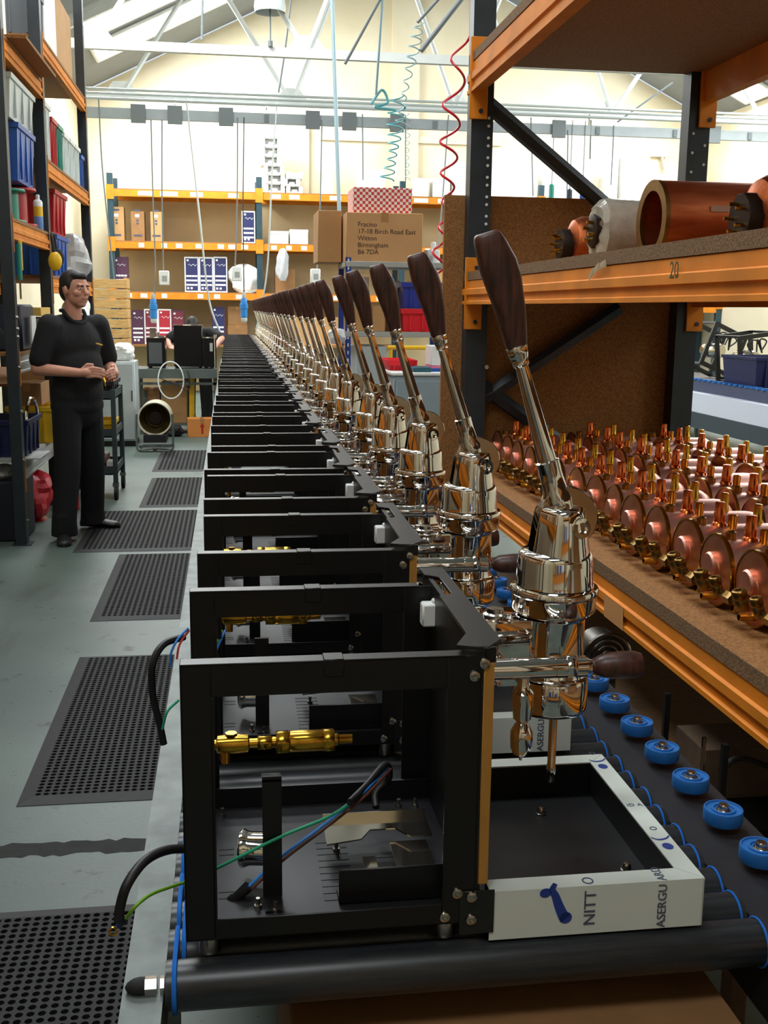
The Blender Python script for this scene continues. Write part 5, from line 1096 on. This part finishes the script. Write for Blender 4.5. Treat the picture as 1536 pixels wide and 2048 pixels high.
for k, dz in enumerate((.10, .16, .21)): B().cyl((-2.2, YT-.12-.03*k, zt0+dz), (8.8, YT-.12-.03*k, zt0+dz), .018, n=8).thing('conduit_pipe', ('lowest', 'middle', 'topmost')[k]+' pale conduit pipe running above the grey trunking', 'pipe', PIPE)
CORD = mat('grey_cord', (120, 128, 130), .6)
def cord(lab, pts, Y, r=.010, m=None, grp='cords hanging from the trunking', cat='cable', nm='pendant_cable'):
    Y = 15.92 if Y >= 14 else Y
    return B().tube(curve_pts([at_y(*p, Y) for p in pts], 5), r, 6).thing(nm, lab, cat, m or CORD, group=grp)
cord('slim cord dropping past the slatted crate', [(197, 195), (205, 340), (222, 500), (240, 640), (262, 690)], 15); cord('cord ending in the blue plug above the red boxes', [(302, 240), (306, 400), (311, 540), (309, 596)], 15)
cord('cord dropping to the white socket box beside the blue plug', [(324, 240), (324, 400), (327, 540)], 15); cord('long slanting cord that reaches the low black machine', [(372, 195), (400, 440), (418, 600), (447, 680)], 14.5, .014, PIPE)
cord('cord that passes the empty upper shelf', [(475, 235), (474, 420), (470, 540)], 15); cord('slanting cord crossing beside the foam tray stack', [(555, 195), (545, 330), (536, 520), (525, 600), (512, 660)], 15, .012, PIPE)
cord('thin cord just before the white foam panel', [(644, 240), (640, 420), (634, 540)], 15); cord('cord dropping behind the checked carton', [(725, 228), (726, 360)], 15); cord('cord beside the pale coil hose', [(811, 235), (811, 362)], 15)
cord('cord passing next to the red coil hose', [(897, 230), (885, 400), (876, 500)], 15); cord('dark slack cable looping from the roof to the tie beam', [(582, 0), (570, 100), (557, 185)], 13.5, .012, DTB); cord('dark cable dropping from the roof beside the rooflights', [(405, 0), (404, 80)], 13.5, .014, DTB)
cord('cord seen through the copper rack beside the upright', [(978, 232), (972, 390)], 15); cord('cord left of the drop rod behind the copper rack', [(1062, 235), (1066, 392)], 15); cord('cord in the middle of the rack opening', [(1136, 260), (1134, 398)], 15); cord('cord near the diagonal brace', [(1228, 250), (1222, 370)], 15)
B().cyl(at_y(664, -10, 9), at_y(680, 470, 9), .016, n=8).thing('drop_pole', 'pale blue vertical drop pole behind the addressed carton', 'pole', mat('pale_blue_pipe', (176, 204, 214), .4))
B().cyl(at_y(765, -10, 11), at_y(690, 128, 11), .014, n=8).thing('tie_rod', 'slanting dark tie rod under the roof', 'rod', DTB); B().cyl(at_y(765, 0, 11), at_y(752, 190, 11), .012, n=8).thing('drop_rod', 'thin blue grey drop rod holding the hose reel arm', 'rod', mat('blue_grey_rod', (122, 150, 158), .5)); B().cyl(at_y(925, -5, 9), at_y(842, 102, 9), .02, n=8).thing('tie_rod', 'thick dark slanting rod beside the rack upright', 'rod', DTB); B().cyl(at_y(880, -5, 9), at_y(835, 45, 9), .012, n=8).thing('tie_rod', 'thin dark slanting rod holding the pale coil hose', 'rod', DTB)
B().cyl(at_y(1235, 244, 15.93), at_y(1345, 165, 15.93), .014, n=6).thing('tie_rod', 'thin rod slanting behind the rack upright', 'rod', DTB); B().cyl(at_y(1182, 240, 15.93), at_y(1180, 318, 15.93), .012, n=6).thing('pull_handle', 'short dark pull rod hanging from the trunking behind the rack', 'rod', DTB)
def coil(lab, pts, Y, rad, turns, r, m, ns=16, top=None):
    P = curve_pts([at_y(*p, Y) for p in pts], 12); out = []; n = len(P)-1; N = turns*ns
    for i in range(N+1):
        u = i/N*n; k = min(int(u), n-1); p = P[k].lerp(P[k+1], u-k); a = 2*pi*i/ns; rr = rad*(.75+.25*math.sin(i/N*7))
        out.append(p+Vector((rr*math.cos(a), rr*math.sin(a), 0)))
    if top: out = [Vector((out[0].x, Y, top)), Vector((out[0].x, Y, out[0].z+.1))]+out
    B().tube(out, r, 6).thing('coil_hose', lab, 'hose', m)
coil('red spiral air hose hanging beside the rack upright', [(926, 70), (903, 220), (897, 330), (893, 420), (878, 500), (872, 592)], 4.75, .042, 8, .0055, mat('red_hose', (214, 36, 52), .35), 20, roof_z(1.0)-.02)
coil('teal spiral hose tangle hanging above the checked carton', [(795, 190), (790, 260), (785, 310), (772, 362)], 11, .085, 9, .007, mat('teal_hose', (96, 168, 174), .4)); coil('pale grey blue spiral hose hanging from the slanting rod', [(838, 45), (825, 110), (808, 190), (800, 250)], 11, .06, 10, .006, mat('pale_hose', (150, 182, 186), .4)); coil('thin pale spiral hose beside the teal tangle', [(815, 226), (815, 360)], 15.9, .04, 9, .005, mat('pale_hose', (150, 182, 186), .4))
B().tube(curve_pts([at_y(742, 208, 11), at_y(764, 180, 11), at_y(775, 205, 11), at_y(750, 214, 11), at_y(790, 220, 11)], 8), .014, 6).thing('air_hose', 'teal bent hose arm above the spiral tangle', 'hose', MAT['teal_hose'])
def plug(px, py, Y, lab):
    e = at_y(px, py, Y); t = empty('power_plug', lab, 'plug', e, 'blue power plugs'); 
    B().lathe([(.035, .17), (.045, .15), (.048, .09), (.06, .085), (.06, .02), (.05, .015), (.05, -.1), (.04, -.11)], e, n=16).part('blue_body', mat('plug_blue', (40, 130, 205), .4), t); B().lathe([(.045, -.11), (.045, -.15), (.03, -.17)], e, n=16).part('clear_cap', CLEARP, t); B().lathe([(.03, .17), (.03, .22), (.012, .25)], e, n=12).part('grey_gland', GREYM, t)
plug(307, 622, 15.9, 'blue power plug hanging in front of the red printed boxes'); plug(488, 620, 15.92, 'blue power plug hanging over the far end of the machine row')
cord('cord carrying the plug over the far end of the machine row', [(488, 235), (486, 420), (488, 590)], 16.9, .008, CABLE)
for lab, px, py, Y in (('white socket box hanging beside the blue plug', 330, 556, 15.9), ('white socket box hanging above the lever handles', 632, 552, 15.9), ('white socket box hanging at the end of the upper shelf', 475, 548, 15.9)):
    e = at_y(px, py, Y); t = empty('socket_box', lab, 'socket box', e); B().box(e.x-.08, e.x+.06, Y-.05, Y+.05, e.z-.10, e.z+.10).part('housing', WHITE, t, .01); B().box(e.x-.04, e.x+.03, Y-.055, Y-.05, e.z-.05, e.z+.03).part('cover', GREYM, t)
for px, py, m_, lab in ((1103, 382, GREENP, 'green plug hanging above the chipboard panel'), (1139, 392, MAT['dark_case'], 'dark plug hanging above the chipboard panel'), (1165, 382, BLUEP, 'dark blue plug hanging beside the copper drums')):
    e = at_y(px, py, 15.918); t = empty('hanging_plug', lab, 'plug', e); B().lathe([(.02, .1), (.04, .08), (.04, -.1), (.02, -.12)], e, n=12).part('plug_body', m_, t); B().cyl(e+Vector((0, 0, .1)), (e.x, 15.918, zt0+.06), .007, n=6).part('plug_cord', CORD, t)
e = at_y(540, -5, 13); t = empty('high_bay_lamp', 'round clear high bay lamp hanging from the roof ridge', 'lamp', e)
B().lathe([(.17, -.16), (.18, -.1), (.16, .02), (.08, .14), (.05, .3)], e, n=28, cap=False).part('lamp_shade', CLEARP, t); B().cyl((e.x, e.y, e.z+.28), (e.x, e.y, e.z+.5), .07, n=16).part('ballast', GREYM, t); B().cyl((e.x, e.y, e.z-.1), (e.x, e.y, e.z-.48), .010, n=6).cyl((e.x, e.y, e.z-.46), (e.x, e.y, e.z-.52), .028, n=10).part('pull_rod', DTB, t); B().cyl((e.x, e.y, e.z+.5), (e.x, e.y, roof_z(e.x)), .012, n=6).part('suspension_rod', STEEL, t)
e = at_y(1322, 312, WB-.05); t = empty('wall_bracket', 'white bracket fitting fixed to the end wall', 'bracket', e); B().box(e.x-.2, e.x+.1, WB-.1, WB-.001, e.z-.02, e.z+.1).part('plate', WHITE, t, .006); B().cyl((e.x, WB-.1, e.z), (e.x+.06, WB-.1, e.z-.25), .03, n=8).part('arm', GREYM, t)
e = at_y(1530, 265, WB-.05); B().box(e.x-.1, e.x+.6, WB-.06, WB-.001, e.z-.35, e.z+.3).thing('wall_sign', 'dark brown board fixed high on the end wall', 'board', mat('brown_board', (84, 62, 52), .6))
# ---------------------------------------------------------------- unseen racks of cartons, added for the chrome to reflect
def reflection_rack(lab, x0, x1, y0, y1, zs, along, face, seed, side):
    random.seed(seed)
    t = empty('pallet_rack', lab, 'rack', ((x0+x1)/2, (y0+y1)/2, 0))  # added unseen rack, only for the chrome to reflect
    for x in (x0, x1-.08):
        for y in (y0, y1-.08):
            b = B(); post(b, x, x+.08, y, y+.08, 0, 3.4); b.part('upright', POSTG, t)
    for z in zs:
        if along == 'y':
            for x, s in ((x0, 1), (x1, -1)): beam_y(t, x, y0, y1, z, .10, s)
        else:
            for y in (y0, y1-.05): B().box(x0, x1, y, y+.05, z, z+.10).part('beam', ORANGE, t)
        B().box(x0+.01, x1-.01, y0+.01, y1-.01, z+.10, z+.13).part('shelf_board', CHIP, t)
        u = (y0 if along == 'y' else x0)+.2; end = (y1 if along == 'y' else x1)-.5
        k = 0
        while u < end:
            w = random.uniform(.3, .55); h = random.uniform(.25, .5); m_ = random.choice((CARD, CARDD, CARD, BLUEP, WHITE))
            px, py = (((x0+x1)/2, u+w/2) if along == 'y' else (u+w/2, (y0+y1)/2))
            carton('carton number %d on shelf %d of the %s' % (k+1, zs.index(z)+1, side) if False else random.choice(('brown', 'plain', 'closed'))+' carton added on the '+side, px, py, z+.131, w*.9 if along == 'x' else .5, .5 if along == 'x' else w*.9, h, m_, 'cartons on the '+side, tape=False)
            u += w+random.uniform(.02, .3); k += 1
reflection_rack('unseen rack of cartons added along the left side of the aisle', XL-.9, XL, 2.8, 5.5, (.3, 1.3, 2.3), 'y', 1, 61, 'unseen nearer left rack')
reflection_rack('unseen rack of cartons added at the start of the left side of the aisle', XL-.9, XL, -.1, 2.7, (.3, 1.3, 2.3), 'y', 1, 62, 'unseen first left rack')
reflection_rack('unseen rack of cartons added before the boiler rack', .95, 1.958, -1.4, 1.42, (.758, 1.552, 2.368), 'y', -1, 63, 'unseen rack before the boilers')
reflection_rack('unseen rack of cartons added across the aisle behind the conveyor end', -1.2, 1.6, -3.4, -2.5, (.2, 1.2, 2.2), 'x', 1, 64, 'unseen rack across the aisle end')
